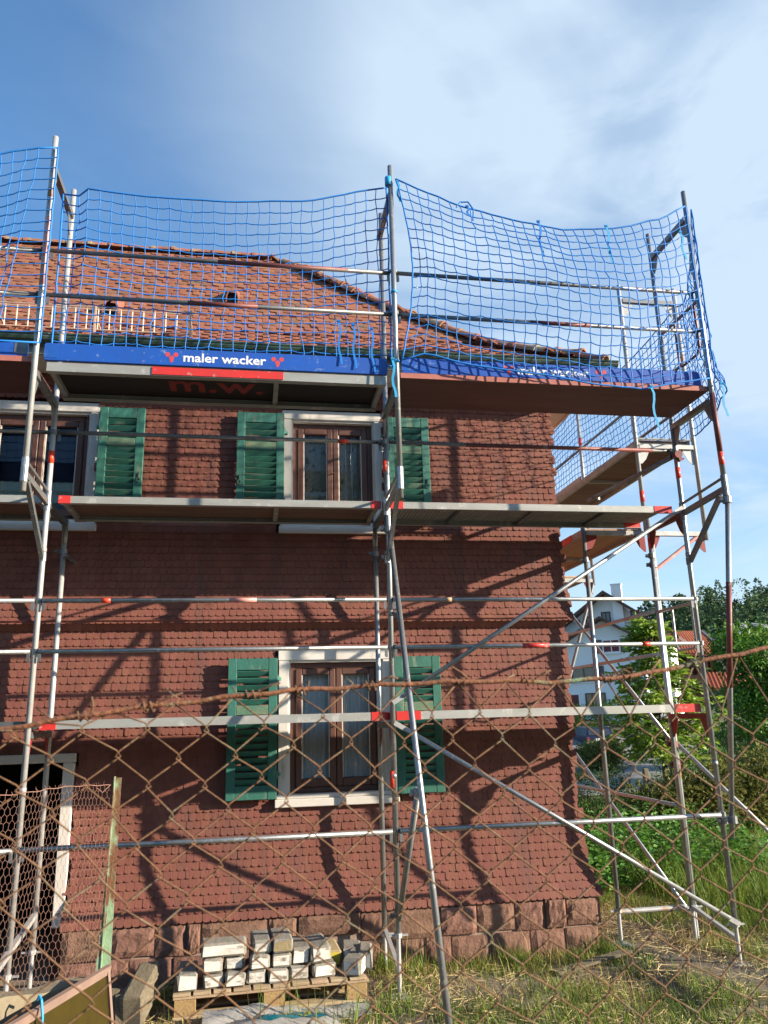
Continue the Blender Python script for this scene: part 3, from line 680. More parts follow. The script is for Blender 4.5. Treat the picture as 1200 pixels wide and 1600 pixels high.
# little arched vent tiles
for vx, vy, vz, w in ((1.49, None, None, .15), (.07, None, None, .17)):
    lv = 1.98 if vx > 1 else 1.42
    y = EY + lv; zv = EZ + prof(lv); b = MB(); n = 10; V = []; 
    for yy, zz, s2 in ((y - .10, zv - .02, 1.0), (y + .28, zv + .30, .45)):
        for th in (1.0, .84):
            for k in range(n + 1):
                a = math.pi * k / n; V.append((vx + math.cos(a) * w / 2 * th * 1.15, yy, zz + max(0, math.sin(a)) ** .8 * .20 * s2 * th))
    N = n + 1; F = []
    for k in range(n):
        F += [(k, k + 2 * N, k + 2 * N + 1, k + 1), (k, k + 1, k + N + 1, k + N), (k + N, k + N + 1, k + 3 * N + 1, k + 3 * N)]
    o = b.add(V, F).build('vent_tile', M_TILE, house)
    MB().add([(vx + math.cos(math.pi * k / n) * w / 2 * .9, y - .02, zv + max(0, math.sin(math.pi * k / n)) ** .8 * .165) for k in range(N)], [tuple(range(N))]).build('opening', M_DARK, o)
# snow guard: a low grille above the eaves
sg = MB(); lg = .42; zg = EZ + prof(lg) + .05; yg = EY + lg
for zz in (.02, .26, .29): sg.tube([(-2.4, yg, zg + zz), (1.16, yg, zg + zz)], .007, 6)
for xx in (-1.9, -.9, .1, 1.1): sg.bar((xx, yg, zg - .06), (xx, yg, zg + .30), .02, .03, up=(0, 1, 0)); sg.bar((xx, yg, zg + .2), (xx, yg + .28, zg + .16), .015, .02)
o = sg.build('snow_guard', M_PLYPALE, house)
x = -2.35
while x < 1.15:
    MB().tube([(x, yg, zg + .02), (x, yg, zg + .27)], .006, 5).build('rod', M_CREAM, o); x += .118
# gutter, fascia, soffit
g = MB(); n = 8; GY, GZ, GR = .39, 6.25, .065; V = []
for x in (EXL, EX + .11):
    for th in (1.0, .9):
        for k in range(n + 1): a = math.pi + math.pi * k / n; V.append((x, GY + math.cos(a) * GR * th, GZ + math.sin(a) * GR * th))
N = n + 1; F = []
for k in range(n): F += [(k, k + 1, k + 2 * N + 1, k + 2 * N), (k + N, k + 3 * N, k + 3 * N + 1, k + N + 1), (k + 2 * N, k + 2 * N + 1, k + 3 * N + 1, k + 3 * N)]
g.add(V, F); g.tube([(EXL, GY - GR, GZ + .004), (EX + .11, GY - GR, GZ + .004)], .011, 6)
V2 = [(EX + .11, GY + math.cos(math.pi + math.pi * k / n) * GR, GZ + math.sin(math.pi + math.pi * k / n) * GR) for k in range(N)]; g.add(V2, [tuple(range(N))])
go = g.build('gutter', M_GUTTER, house)
for x in (-1.2, -.2, .8, 1.8, 2.8, 3.6, 4.6, 5.4):
    MB().bar((x, GY - GR - .012, GZ), (x, GY + GR + .05, GZ + .03), .025, .006).build('bracket', M_GREYBOARD, go)
MB().box(EXL, EX - .02, .47, .495, 6.10, 6.27).build('fascia_board', M_GREYBOARD, house)
sf = MB(); sf.box(EXL, EX - .03, .496, WY + .04, 6.10, 6.125); sf.box(WX - .03, EX - .03, WY + .041, EYB, 6.10, 6.125); sf.box(EX - .03, EX - .005, .47, EYB, 6.08, 6.27)
sf.build('soffit', M_CREAM, house)
# ------------------------------------------------------------------ scaffolds
R0 = 0.0242
YM, YI, YC = 0.0, 0.73, -0.758
XS = [-3.07, 0.0, 3.07, 6.14]
fs = thing('tube_scaffold', 'galvanised tube scaffold along the shingled front, guard rails and raking poles, standing in the grass', 'scaffold', (3.07, 0, .2))
def pipe(name, a, b, m=M_STEEL, parent=None, r=R0, n=12):
    return MB().tube([a, b], r, n).build(name, m, parent, smooth=False)
def smooth_sides(o):
    me = o.data; me.polygons.foreach_set('use_smooth', [len(p.vertices) == 4 for p in me.polygons]); return o
def tube(name, a, b, m=M_STEEL, parent=None, r=R0, n=14): return smooth_sides(MB().tube([a, b], r, n).build(name, m, parent))
def band(parent, a, b, m, r=R0 + .0012):
    return smooth_sides(MB().tube([a, b], r, 14).build('paint_band', m, parent))
def coupler(parent, p, ax=(0, 0, 1), size=1.0, m=M_STEELD):
    p = Vector(p); ax = Vector(ax).normalized(); b = MB(); s = size
    b.tube([p - ax * .024 * s, p - ax * .02 * s, p + ax * .02 * s, p + ax * .024 * s], .033 * s, 12)
    sd = ax.cross(Vector((.3, 1, .2))).normalized(); sd2 = ax.cross(sd)
    b.bar(p + sd * .025 * s, p + sd * .058 * s, .03 * s, .03 * s, up=ax); b.tube([p + sd * .05 * s - sd2 * .035 * s, p + sd * .05 * s + sd2 * .035 * s], .007 * s, 6)
    b.tube([p + sd * .05 * s + sd2 * .03 * s, p + sd * .05 * s + sd2 * .042 * s], .012 * s, 6)
    return b.build('coupler', m, parent)
def jack(parent, x, y, top):
    z = gz(x, y); b = MB(); b.tube([(x, y, z + .01), (x, y, top + .1)], .017, 10)
    k = z + .02
    while k < top: b.tube([(x, y, k), (x, y, k + .009)], .0192, 10); k += .016
    b.box(x - .075, x + .075, y - .075, y + .075, z - .002, z + .008)
    b.tube([(x, y, top - .035), (x, y, top)], .033, 8); b.bar((x - .085, y, top - .018), (x + .085, y, top - .018), .018, .014)
    return b.build('base_jack', M_STEELW, parent)
def gusset(b, x, y, z, dy, s=1.0, t=.006, axis='y'):
    """holed corner plate under a transom"""
    P = [(0, 0), (dy * .17 * s, 0), (dy * .17 * s, -.03 * s), (dy * .10 * s, -.17 * s), (dy * .03 * s, -.24 * s), (0, -.24 * s)]
    if axis == 'y': b.prism([(y + p, z + q) for p, q in P], 0, x - t / 2, x + t / 2)
    else: b.prism([(x + p, z + q) for p, q in P], 1, y - t / 2, y + t / 2)
def transom(parent, x, ya, yb, z, m=M_STEELD, gm=None, gus=True):
    b = MB(); b.box(x - .025, x + .025, ya + .02, yb - .02, z - .03, z - .026); b.box(x - .025, x - .021, ya + .02, yb - .02, z - .0261, z + .022); b.box(x + .021, x + .025, ya + .02, yb - .02, z - .0261, z + .022)
    o = b.build('transom', m, parent)
    if gus:
        for yy, sg in ((ya + .02, 1), (yb - .02, -1)): g = MB(); gusset(g, x, yy, z - .031, sg, .75); g.build('gusset_plate', gm or m, o)
    return o
base_m = {-3.07: .55, 0.0: .62, 3.07: .62, 6.14: .52}
for X in XS:
    jt = gz(X, YM) + (.34 if X != 3.07 else .48)
    mm = M_STEELW if X <= 0 else M_STEEL
    o = tube('standard', (X, YM, jt), (X + (.03 if X == 3.07 else .0), YM, 7.67), mm, fs); jack(fs, X, YM, jt)
    band(o, (X, YM, 4.80), (X, YM, 4.92), M_ORANGE); 
    if X == 3.07: band(o, (X - .01, YM, 1.90), (X - .01, YM, 2.04), M_ORANGE)
    if X != -3.07:
        for zz in (4.0, 2.0): smooth_sides(MB().tube([(X, YM, zz - .02), (X, YM, zz + .02)], R0 + .004, 12).build('spigot_joint', mm, o))
    jt2 = gz(X, YI) + .32
    o2 = tube('standard', (X, YI, jt2), (X, YI, 4.46 if X != 6.14 else 4.6), M_STEELW if X <= 0 else M_STEEL, fs); jack(fs, X, YI, jt2)
    band(o2, (X, YI, 4.22), (X, YI, 4.34), M_ORANGE if X == 6.14 else M_STEELW)
    coupler(fs, (X, YI, 4.14), size=1.1)
    oc = tube('standard', (X, YC, 4.32), (X, YC, 7.66), mm if X < 6 else M_STEEL, fs)
    if X == 0.0: band(oc, (X, YC, 6.16), (X, YC, 6.82), M_FADERED); band(oc, (X, YC, 7.03), (X, YC, 7.12), M_WOODOR)
    if X == 6.14: band(oc, (X, YC, 4.83), (X, YC, 5.42), M_OXRED); band(oc, (X, YC, 4.70), (X, YC, 4.825), M_ORANGE)
    transom(fs, X, YM, YI, 4.425, M_STEELD if X < 6 else M_OXRED); transom(fs, X, YM, YI, 2.435, M_DKRED if X > 5 else M_STEELD, M_DKRED)
    transom(fs, X, YC, YM, 5.36, M_STEEL, M_STEEL); transom(fs, X, YC, YM, 7.36, M_STEELD)
    # console bracket carrying the outer row
    k = MB(); k.bar((X, YM, 4.43), (X, YC, 4.47), .035, .055); k.tube([(X, YM - .01, 4.53), (X, YC, 4.58)], .014, 8)
    k.bar((X, YM - .02, 3.93), (X, YC + .09, 4.43), .035, .045); k.tube([(X, YM, 3.90), (X, YM, 3.97)], R0 + .006, 12); k.tube([(X, YM, 4.36), (X, YM, 4.54)], R0 + .006, 12); k.tube([(X, YC, 4.40), (X, YC, 4.60)], R0 + .006, 12)
    k.build('bracket', M_STEELD if X > 5 else M_STEEL, fs)
# couplers along the posts
for X in XS[1:]:
    for zz in (3.55, 3.12, 1.55): coupler(fs, (X + .012, YM - .005, zz), (0, 0, 1), .8)
    for zz in (6.52, 6.09): coupler(fs, (X + .012, YC + .005, zz), (0, 0, 1), .75)
    coupler(fs, (X, YM, 5.10), size=1.0)
def rail(a, b, m=M_STEEL, name='guard_rail', r=.0190):
    o = tube(name, a, b, m, fs, r, 12); d = (Vector(b) - Vector(a)).normalized()
    for q, sg in ((Vector(a), 1), (Vector(b), -1)):
        w = MB(); c = q + d * (.012 * sg); w.bar(c - Vector((0, 0, .085)), c + Vector((0, 0, .012)), .010, .026, up=d); w.bar(c - Vector((0, 0, .09)) - d * .004 * sg, c + Vector((0, 0, .03)) - d * .012 * sg, .007, .012, up=d); w.build('wedge_clip', M_STEELD, o)
    return o
for i, (x0, x1) in enumerate(zip(XS, XS[1:])):
    e0, e1 = x0 + .035, x1 - .03
    o = rail((e0, -.03, 3.55), (e1, -.03, 3.55))
    if i == 1: band(o, (.52, -.03, 3.55), (.60, -.03, 3.55), M_ORANGE, .0202); band(o, (1.62, -.03, 3.55), (1.86, -.03, 3.55), M_FADERED, .0202)
    if i == 2: band(o, (3.60, -.03, 3.55), (3.66, -.03, 3.55), M_WOODOR, .0202)
    o = rail((e0, -.03, 3.115), (e1, -.03, 3.115))
    if i == 2: band(o, (4.32, -.03, 3.115), (4.58, -.03, 3.115), M_RED, .0202); band(o, (5.52, -.03, 3.115), (5.60, -.03, 3.115), M_ORANGE, .0202)
    rail((e0, -.03, 1.55), (e1, -.03, 1.545), name='ledger', r=.0215)
    o = rail((e0, .03, 5.115), (e1, .03, 5.11), M_STEELD)
    if i == 1: band(o, (2.62, .03, 5.11), (2.72, .03, 5.11), M_ORANGE, .0202)
    if i == 2: band(o, (3.9, .03, 5.11), (5.9, .03, 5.11), M_OXRED, .0200)
    o = rail((e0, YC + .035, 6.52), (e1, YC + .035, 6.515), M_STEELD)
    if i == 1: band(o, (1.47, YC + .035, 6.518), (2.65, YC + .035, 6.518), M_OXRED, .0202)
    o = rail((e0, YC + .035, 6.09), (e1, YC + .035, 6.088), M_STEELD)
    if i == 1: band(o, (1.22, YC + .035, 6.09), (1.83, YC + .035, 6.09), M_OXRED, .0202)
    if i == 2: band(o, (4.38, YC + .035, 6.09), (4.98, YC + .035, 6.09), M_OXRED, .0202)
# diagonals of the right bay, with flattened ends
def diag(a, b, m=M_STEEL, r=.0205, parent=fs):
    a = Vector(a); b = Vector(b); d = (b - a).normalized(); o = tube('brace', a + d * .09, b - d * .09, m, parent, r, 12)
    e = MB(); e.bar(a - d * .02, a + d * .11, .012, .042, up=(0, 0, 1)); e.bar(b + d * .02, b - d * .11, .012, .042); e.build('brace_end', M_STEELW, o); return o
diag((3.09, -.045, 2.63), (6.10, -.045, 4.47)); diag((3.10, -.045, 2.44), (6.14, -.045, .64))
# raking pole in front of the middle post with its strut
o = tube('raking_pole', (3.09, .045 - .09, 4.20), (3.10, -1.78, gz(3.1, -1.78) + .02), M_STEEL, fs, .0242, 14)
coupler(fs, (3.09, -.99, 1.94), (0, -.42, .9), 1.15, M_STEELW); coupler(fs, (3.09, -.30, 3.38), (0, -.42, .9), 1.0); coupler(fs, (3.08, -.03, 4.22), size=1.2)
tube('strut', (3.085, -.93, 1.90), (3.075, -.03, .86), M_STEELD, fs, .0242, 12); coupler(fs, (3.07, -.01, .88), size=1.1)
# strut low on the frame feet
MB().bar((3.07, YI, .62), (3.07, YM, .47), .035, .035).build('foot_tie', M_STEELW, fs)
MB().bar((6.14, YI, .62), (6.14, YM, .50), .035, .035).build('foot_tie', M_STEELW, fs)
MB().tube([(5.40, .80, .60), (6.10, .80, .60)], .0242, 10).build('foot_tie', M_STEELW, fs); MB().bar((0, YI, .92), (0.0, YM - .3, .76), .04, .04).build('foot_tie', M_STEELW, fs)
# pole carrying the right-hand console
o = tube('support_pole', (6.14, -.775, 4.38), (6.14, -.12, 1.36), M_STEEL, fs, .0242, 14)
band(o, (6.14, -.775 + (4.38 - 3.62) * .217, 3.62), (6.14, -.775 + (4.38 - 2.68) * .217, 2.68), M_OXRED)
coupler(fs, (6.14, -.17, 1.52), size=1.3); coupler(fs, (6.14, -.04, 1.50), size=1.1); coupler(fs, (6.14, -.76, 4.36), size=1.25)
# end guard rails
def endguard(x, ya, yb, z1, z0, m1=M_STEEL, m2=M_STEEL):
    b = MB(); b.tube([(x, ya, z1), (x, yb, z1)], .017, 10); o = b.build('end_guard', m1, fs)
    b = MB(); a, c = ya + (yb - ya) * .12, ya + (yb - ya) * .62
    b.tube([(x, a, z1), (x, a, z0 + .06), (x, a + .05, z0), (x, c - .05, z0), (x, c, z0 + .06), (x, c, z1)], .013, 8); b.build('end_frame', m2, o); return o
endguard(6.14, -.03, .73, 3.52, 3.08); endguard(6.14, YC, YM, 6.42, 5.90, M_STEELD, M_OXRED)
# ties from the inner posts to the wall
for X in (0.0, 3.07):
    b = MB(); b.tube([(X + .05, YI - .15, 4.08), (X + .05, WY + .03, 4.08)], .018, 8); b.tube([(X + .05, YI - .02, 4.10), (X + .16, YI - .12, 4.0)], .006, 6); b.build('wall_tie', M_STEELD, fs)

# side scaffold running back along the right flank of the house
ss = thing('side_scaffold', 'tube scaffold running back along the right side of the house, its outer posts hanging free', 'scaffold', (6.14, .8, .2))
SX0, SX1, SX2 = 5.40, 6.145, 6.865
for Y in (.80, 3.87, 6.94):
    for X, z0, z1 in ((SX0, None, 4.52), (SX1 + (.055 if Y == .80 else 0), None, 7.5), (SX2, 4.34, 7.5)):
        if z0 is None:
            jt = gz(X, Y) + .32; jack(ss, X, Y, jt); z0 = jt
        if X > 6 and X < 6.5 and Y == .80: o = tube('standard', (X, Y, z0), (X, Y, 4.4), M_STEELW, ss); o = tube('standard', (X - .055, Y, 4.4), (X - .055, Y, 7.5), M_STEELW, ss); band(o, (X - .055, Y, 4.77), (X - .055, Y, 4.90), M_ORANGE)
        else:
            o = tube('standard', (X, Y, z0), (X, Y, z1), M_STEELW if X != SX0 else M_STEEL, ss)
            if Y > 2 and X == SX2: band(o, (X, Y, 6.55), (X, Y, 6.68), M_RED)
    def tr(xa, xb, z, m, gm, name='transom'):
        b = MB(); b.box(xa + .025, xb - .025, Y - .025, Y + .025, z - .03, z + .02); o = b.build(name, m, ss)
        for xx, sg in ((xa + .025, 1), (xb - .025, -1)): g = MB(); gusset(g, xx, Y, z - .031, sg, .75, axis='x'); g.build('gusset_plate', gm, o)
    tr(SX0, SX1, 4.41, M_STEELW, M_DKRED); tr(SX1, SX2, 5.44, M_STEELW, M_STEELW); tr(SX1, SX2, 4.41, M_STEELW, M_DKRED); tr(SX1, SX2, 7.3, M_STEELD, M_STEELW)
    MB().tube([(SX1, Y, 5.53), (SX2, Y, 5.53)], .012, 8).build('rod', M_STEELW, ss)
    b = MB(); b.tube([(SX2, Y, 4.38), (SX1 + .02, Y, 2.45)], R0, 12); b.build('support_pole', M_OXRED if Y < 1 else M_STEELD, ss) if Y > 1 else None
    if Y < 1: MB().tube([(SX2 - .05, Y, 4.42), (SX1 + .06, Y, 4.0)], .02, 10).build('strut', M_FADERED, ss)
for Y0, Y1 in ((.80, 3.87), (3.87, 6.94)):
    for z in (3.54, 3.08, 1.55): tube('guard_rail', (SX1, Y0 + .03, z), (SX1, Y1 - .03, z), M_STEELW, ss, .0195, 10)
    for z in (6.5, 6.0): tube('guard_rail', (SX2, Y0 + .03, z), (SX2, Y1 - .03, z), M_STEELD, ss, .0195, 10)
    diag((SX1 + .03, Y1, 4.3), (SX1 + .03, Y0, 2.15), M_STEEL, parent=ss); diag((SX1 + .03, Y1, 2.2), (SX1 + .03, Y0, .5), M_STEEL, parent=ss)
tube('raking_pole', (SX1 + .06, .78, 2.16), (7.9, .55, gz(7.9, .55) + .03), M_STEELW, ss, .0215, 12)
tube('tie_tube', (6.14, -.05, 5.05), (SX1 - .05, 2.1, 5.15), M_STEELD, ss, .0242, 12)
coupler(ss, (6.14, -.03, 5.05), (0, 1, .05), 1.3, M_OXRED); coupler(ss, (SX1, 1.95, 5.14), size=1.2)
for z in (4.05, 2.15, 1.95): coupler(ss, (SX1 + .03, .78, z), size=1.25, m=M_STEELD if z > 3 else M_OXRED)
coupler(ss, (SX0, .80, 4.1), size=1.0)

# decks: each lift-out platform is a thing of its own
def plank_deck(name, label, x0, x1, y0, y1, zt, h=.072, style='steel', under=M_PLYBROWN, side=M_ALU, endm=None, group=None, axis='x', n=2, red=None):
    L0 = thing(name, label, 'scaffold deck', ((x0 + x1) / 2, (y0 + y1) / 2, zt), group)
    def T(b):
        return b
    zb = zt - h
    if style == 'alu':
        for yy, s in ((y0, 1), (y1, -1)):
            b = MB(); b.box(x0, x1, min(yy, yy + s * .035), max(yy, yy + s * .035), zb, zt); b.box(x0 + .001, x1 - .001, min(yy + s * .0351, yy + s * .07), max(yy + s * .0351, yy + s * .07), zb + .002, zb + .006)
            b.build('side_rail', side, L0)
        c = MB(); c.box(x0 + .002, x1 - .002, y0 + .036, y1 - .036, zt - .022, zt - .004); c.build('plywood_panel', under, L0)
        m = int((x1 - x0) / .75)
        for i in range(m + 1):
            xx = x0 + .03 + (x1 - x0 - .06) * i / m
            MB().box(xx - .022, xx + .022, y0 + .036, y1 - .036, zb + .012, zt - .023).build('cross_bar', side, L0) if i in (0, m) or i == int(m * .72) else None
    elif style == 'steel':
        wd = (y1 - y0 - .012 * (n - 1)) / n
        for k in range(n):
            a = y0 + k * (wd + .012); b = MB()
            b.box(x0, x1, a, a + .006, zb, zt - .003); b.box(x0, x1, a + wd - .006, a + wd, zb, zt - .003); b.box(x0, x1, a + .0061, a + .04, zb, zb + .004); b.box(x0, x1, a + wd - .04, a + wd - .0061, zb, zb + .004)
            b.box(x0, x1, a, a + wd, zt - .0029, zt)
            b.build('plank', side, L0)
            r = MB(); xx = x0 + .05
            while xx < x1 - .05: r.box(xx, xx + .016, a + .042, a + wd - .042, zt - .014, zt - .003); xx += .036
            r.build('ribs', side, L0, kind='stuff')
            xx = x0 + .7
            while xx < x1 - .4: MB().box(xx, xx + .03, a + .0062, a + wd - .0062, zb + .02, zt - .015).build('cross_bar', M_STEELD, L0); xx += .77
    elif style == 'ply':
        b = MB(); b.box(x0, x1, y0, y1, zb + .004, zt - .0); b.build('plywood_panel', under, L0)
        e = MB(); e.box(x0, x1, y0 - .008, y0 - .0005, zb, zt + .004); e.build('front_edge', M_PLYEDGE, L0)
    if endm:
        for s, xx in ((0, x0), (1, x1)):
            le = red[s] if red else .08
            if le <= 0: continue
            a, c = (xx - .003, xx + le) if s == 0 else (xx - le, xx + .003)
            for ya, yb in ((y0 - .004, y0 + .01), (y1 - .01, y1 + .004)): MB().box(a, c, ya, yb, zb - .003, zt + .003).build('end_cap', endm, L0)
    return L0
G1, G2, G3 = 'steel deck planks of the lowest lift', 'decks of the middle lift', 'top lift decks behind the blue toe boards'
plank_deck('scaffold_deck', 'narrow grey steel deck edge in front of the lower window, left of the middle post', .08, 3.02, .03, .70, 2.545, endm=M_RED, group=G1, red=(.13, .13))
plank_deck('scaffold_deck', 'narrow grey steel deck right of the middle post, red at both ends, below the rails', 3.12, 6.08, .03, .70, 2.545, endm=M_RED, group=G1, red=(.22, .26))
plank_deck('scaffold_deck', 'short visible end of grey steel deck at the far left beside the shed door', -3.0, -.06, .03, .70, 2.545, group=G1, side=M_STEELD, endm=M_RED, red=(.1, 0))
plank_deck('scaffold_deck', 'aluminium deck with brown plywood underside hiding the sill of the upper right window', .09, 3.02, .02, .71, 4.505, h=.066, style='alu', endm=M_RED, group=G2, red=(.10, .09))
plank_deck('scaffold_deck', 'ribbed steel deck with red end caps in the right bay, level with the upper sills', 3.12, 6.03, .02, .71, 4.505, h=.066, style='steel', endm=M_RED, group=G2, red=(.12, .19), n=1)
plank_deck('scaffold_deck', 'aluminium deck at the far left under the wide upper window', -2.98, -.06, .02, .71, 4.505, h=.066, style='alu', group=G2)
d3 = plank_deck('scaffold_deck', 'dark panelled top deck with red m.w. lettering on its underside', .08, 2.98, YC + .06, -.05, 5.475, h=.08, style='alu', under=M_PLYDARK, group=G3)
MB().box(.94, 2.06, YC + .052, YC + .0595, 5.402, 5.472).build('red_stripe', M_RED, d3)
mt = Matrix(((1, 0, 0, 1.47), (0, -1, 0, -.385), (0, 0, -1, 5.4515), (0, 0, 0, 1)))
link('lettering', text_mesh('lettering', 'm.w.', .46, M_REDPRINT2, mt, .0004, .008, width=.84), d3)
plank_deck('scaffold_deck', 'red-brown plywood top deck in the right bay with a pale red front edge', 3.11, 6.13, YC + .03, -.03, 5.50, h=.045, style='ply', under=M_PLYRED, group=G3)
plank_deck('scaffold_deck', 'red-brown plywood top deck cut off by the left edge of the photo', -3.0, -.04, YC + .03, -.03, 5.50, h=.045, style='ply', under=M_PLYRED, group=G3)
def ydeck(label, x0, x1, y0, y1, zt, h, under, side, boards=1, caps=None):
    d = thing('scaffold_deck', label, 'scaffold deck', ((x0 + x1) / 2, y0, zt)); zb = zt - h
    for xx, s in ((x0, 1), (x1, -1)): MB().box(min(xx, xx + s * .035), max(xx, xx + s * .035), y0, y1, zb, zt).build('side_rail', side, d)
    wd = (x1 - x0 - .072) / boards
    for k in range(boards): MB().box(x0 + .036 + k * wd + .002, x0 + .036 + (k + 1) * wd - .002, y0 + .002, y1 - .002, zt - .03, zt - .004 + .002 * (k % 2)).build('board' if boards > 1 else 'plywood_panel', under, d)
    for yy in (y0 + .03, (y0 + y1) / 2, y1 - .03): MB().box(x0 + .036, x1 - .036, yy - .02, yy + .02, zb + .005, zt - .031).build('cross_bar', side, d)
    if caps:
        for a, c in caps: MB().box(x0 - .004, x0 + .01, a, c, zb - .003, zt + .003).build('end_cap', M_RED, d)
ydeck('upper side deck with a dark brown underside leading back past the house corner', SX1 + .03, SX2 - .03, .83, 3.84, 5.53, .075, M_PLYBROWN, M_ALU)
ydeck('second upper side deck, farther back, behind the blue net', SX1 + .03, SX2 - .03, 3.90, 6.91, 5.53, .075, M_PLYBROWN, M_ALU)
ydeck('lower side deck of orange-brown boards with a red and white edge beside the house corner', SX0 + .03, SX1 - .03, .84, 3.84, 4.47, .075, M_WOODOR, M_ALU, 3, ((1.2, 1.5), (1.75, 1.9), (2.15, 2.3)))
ydeck('pale plywood deck in the lower side scaffold, scribbled with faint grey writing', SX1 + .03, SX2 - .03, 3.9, 6.9, 4.49, .06, M_PLYPALE, M_ALU)
sd = bpy.data.objects[[o.name for o in bpy.data.objects if o.name.startswith('scaffold_deck')][-1]]
mt = Matrix(((.35, .93, 0, 6.50), (.93, -.35, 0, 4.60), (0, 0, -1, 4.4565), (0, 0, 0, 1)))
link('scribble', text_mesh('scribble', 'Tapezierer', .16, M_INKGREY, mt, .0004, shear=.3), sd)

# blue toe boards with the painter's name
def dots_logo(o, x, y, z, s):
    b = MB()
    def disc(cx, cz, r, n=14): b.add([(cx + r * math.cos(2 * math.pi * k / n), y, cz + r * math.sin(2 * math.pi * k / n)) for k in range(n)], [tuple(range(n))])
    disc(x - .030 * s, z + .022 * s, .018 * s); disc(x + .030 * s, z + .022 * s, .018 * s); disc(x, z - .006 * s, .018 * s)
    b.add([(x - .017 * s, y - .0003, z - .008 * s), (x - .007 * s, y - .0003, z - .042 * s), (x + .007 * s, y - .0003, z - .042 * s), (x + .017 * s, y - .0003, z - .008 * s)], [(0, 1, 2, 3)])
    b.add([(x - .022 * s, y - .0003, z + .008 * s), (x - .008 * s, y - .0003, z + .002 * s), (x - .02 * s, y - .0003, z + .016 * s)], [(0, 1, 2)])
    b.build('logo', M_REDPRINT, o)
def toe_board(label, x0, x1, y, z0, z1, text=None):
    b = MB(); b.bbox(x0, x1, y, y + .03, z0, z1, .003); o = b.build('toe_board', M_BLUE); tag(o, label, 'toe board', 'blue toe boards along the top deck')
    for xx in (x0, x1 - .10): MB().box(xx - .004, xx + .104, y - .003, y - .0004, z0 + .02, z1 - .012).build('end_fitting', M_BLUE if text else M_STEELD, o)
    for _ in range(16):
        xx = random.uniform(x0 + .1, x1 - .1); zz = random.uniform(z0 + .015, z1 - .015); r = random.uniform(.002, .006)
        MB().add([(xx + r * math.cos(k) * random.uniform(.6, 1.6), y - .0006, zz + r * math.sin(k) * random.uniform(.5, 1)) for k in (0, 1.2, 2.5, 3.8, 5)], [(0, 1, 2, 3, 4)]).build('chip', M_GREYBOARD, o)
    if text:
        tx, lx0, lx1, wd = text; zc = (z0 + z1) / 2 - .003
        mt = Matrix(((1, 0, 0, tx), (0, 0, -1, y - .0008), (0, 1, 0, zc), (0, 0, 0, 1)))
        link('lettering', text_mesh('lettering', 'maler wacker', .115, M_WHITEPRINT, mt, .0003, .0022, width=wd), o)
        dots_logo(o, lx0, y - .0006, zc, 1.15); dots_logo(o, lx1, y - .0006, zc, 1.15)
    return o
toe_board('blue toe board with crisp white maler wacker lettering in the left bay', .06, 2.99, -.715, 5.487, 5.645, (1.55, 1.10, 2.01, .71))
toe_board('blue toe board with maler wacker lettering half behind the net in the right bay', 3.13, 6.05, -.715, 5.515, 5.665, (4.57, 4.14, 5.05, .70))
toe_board('plain blue toe board end at the left edge of the photo', -2.98, -.08, -.715, 5.51, 5.655)
tb = MB(); tb.bbox(6.09, 6.115, -.68, -.02, 5.515, 5.665, .003); o = tb.build('toe_board', M_BLUE); tag(o, 'short blue toe board across the right end of the top deck', 'toe board', 'blue toe boards along the top deck')
tb = MB(); tb.bbox(SX2 - .045, SX2 - .02, 3.9, 6.9, 5.9, 6.06, .003); o = tb.build('guard_plank', M_PLYPALE); tag(o, 'pale wooden guard plank behind the side net past the house corner', 'plank')

# ------------------------------------------------------------------ safety nets
def net(label, P, nu, nv, sub=1, r=.0052, seed=0, jit=.0065, rope=.0085, skip=None):
    """P(u, v) -> point; a knotted square-mesh net with a thicker border rope"""
    rr = np.random.default_rng(seed); pts = np.array([[P(i / nu, j / nv) for i in range(nu + 1)] for j in range(nv + 1)])
    nz_ = rr.normal(0, jit, pts.shape); nz_[0] *= .3; nz_[-1] *= .3; nz_[:, 0] *= .3; nz_[:, -1] *= .3
    zig = np.zeros_like(pts); zig[:, :, 0] += ((np.arange(nv + 1)[:, None] % 2) - .5) * .004; pts = pts + nz_ * [1, .8, 1] + zig
    V = []; F = []
    def seg(a, b, rad):
        d = b - a; L_ = np.linalg.norm(d)
        if L_ < 1e-6: return
        d = d / L_; up = np.array([0, 0, 1.]) if abs(d[2]) < .8 else np.array([0, 1., 0]); x = np.cross(d, up); x /= np.linalg.norm(x); y = np.cross(d, x); o = len(V)
        for p in (a - d * rad * .5, b + d * rad * .5):
            for k in range(4): an = math.pi / 4 + k * math.pi / 2; V.append(p + (x * math.cos(an) + y * math.sin(an)) * rad)
        for k in range(4): F.append((o + k, o + (k + 1) % 4, o + 4 + (k + 1) % 4, o + 4 + k))
    for j in range(nv + 1):
        for i in range(nu + 1):
            if i < nu and 0 < j < nv:
                a, b = pts[j, i], pts[j, i + 1]; m = (a + b) / 2 + np.array([0, 0, -.006]); seg(a, m, r); seg(m, b, r)
            if j < nv and 0 < i < nu: seg(pts[j, i], pts[j + 1, i], r)
    o = link('safety_net', np_mesh('safety_net', V, F, M_NET)); tag(o, label, 'safety net', 'blue safety nets round the top lift')
    b = MB()
    for ln in (pts[0], pts[-1], pts[:, 0], pts[:, -1]):
        if len(ln): b.tube([tuple(p) for p in ln], rope, 5)
    smooth_sides(b.build('border_rope', M_NET, o)); return o, pts
def lerp_curve(c, u):
    for (a, z), (a2, z2) in zip(c, c[1:]):
        if u <= a2: t = (u - a) / (a2 - a); t = t * t * (3 - 2 * t) * .35 + t * .65; return z + (z2 - z) * t
    return c[-1][1]
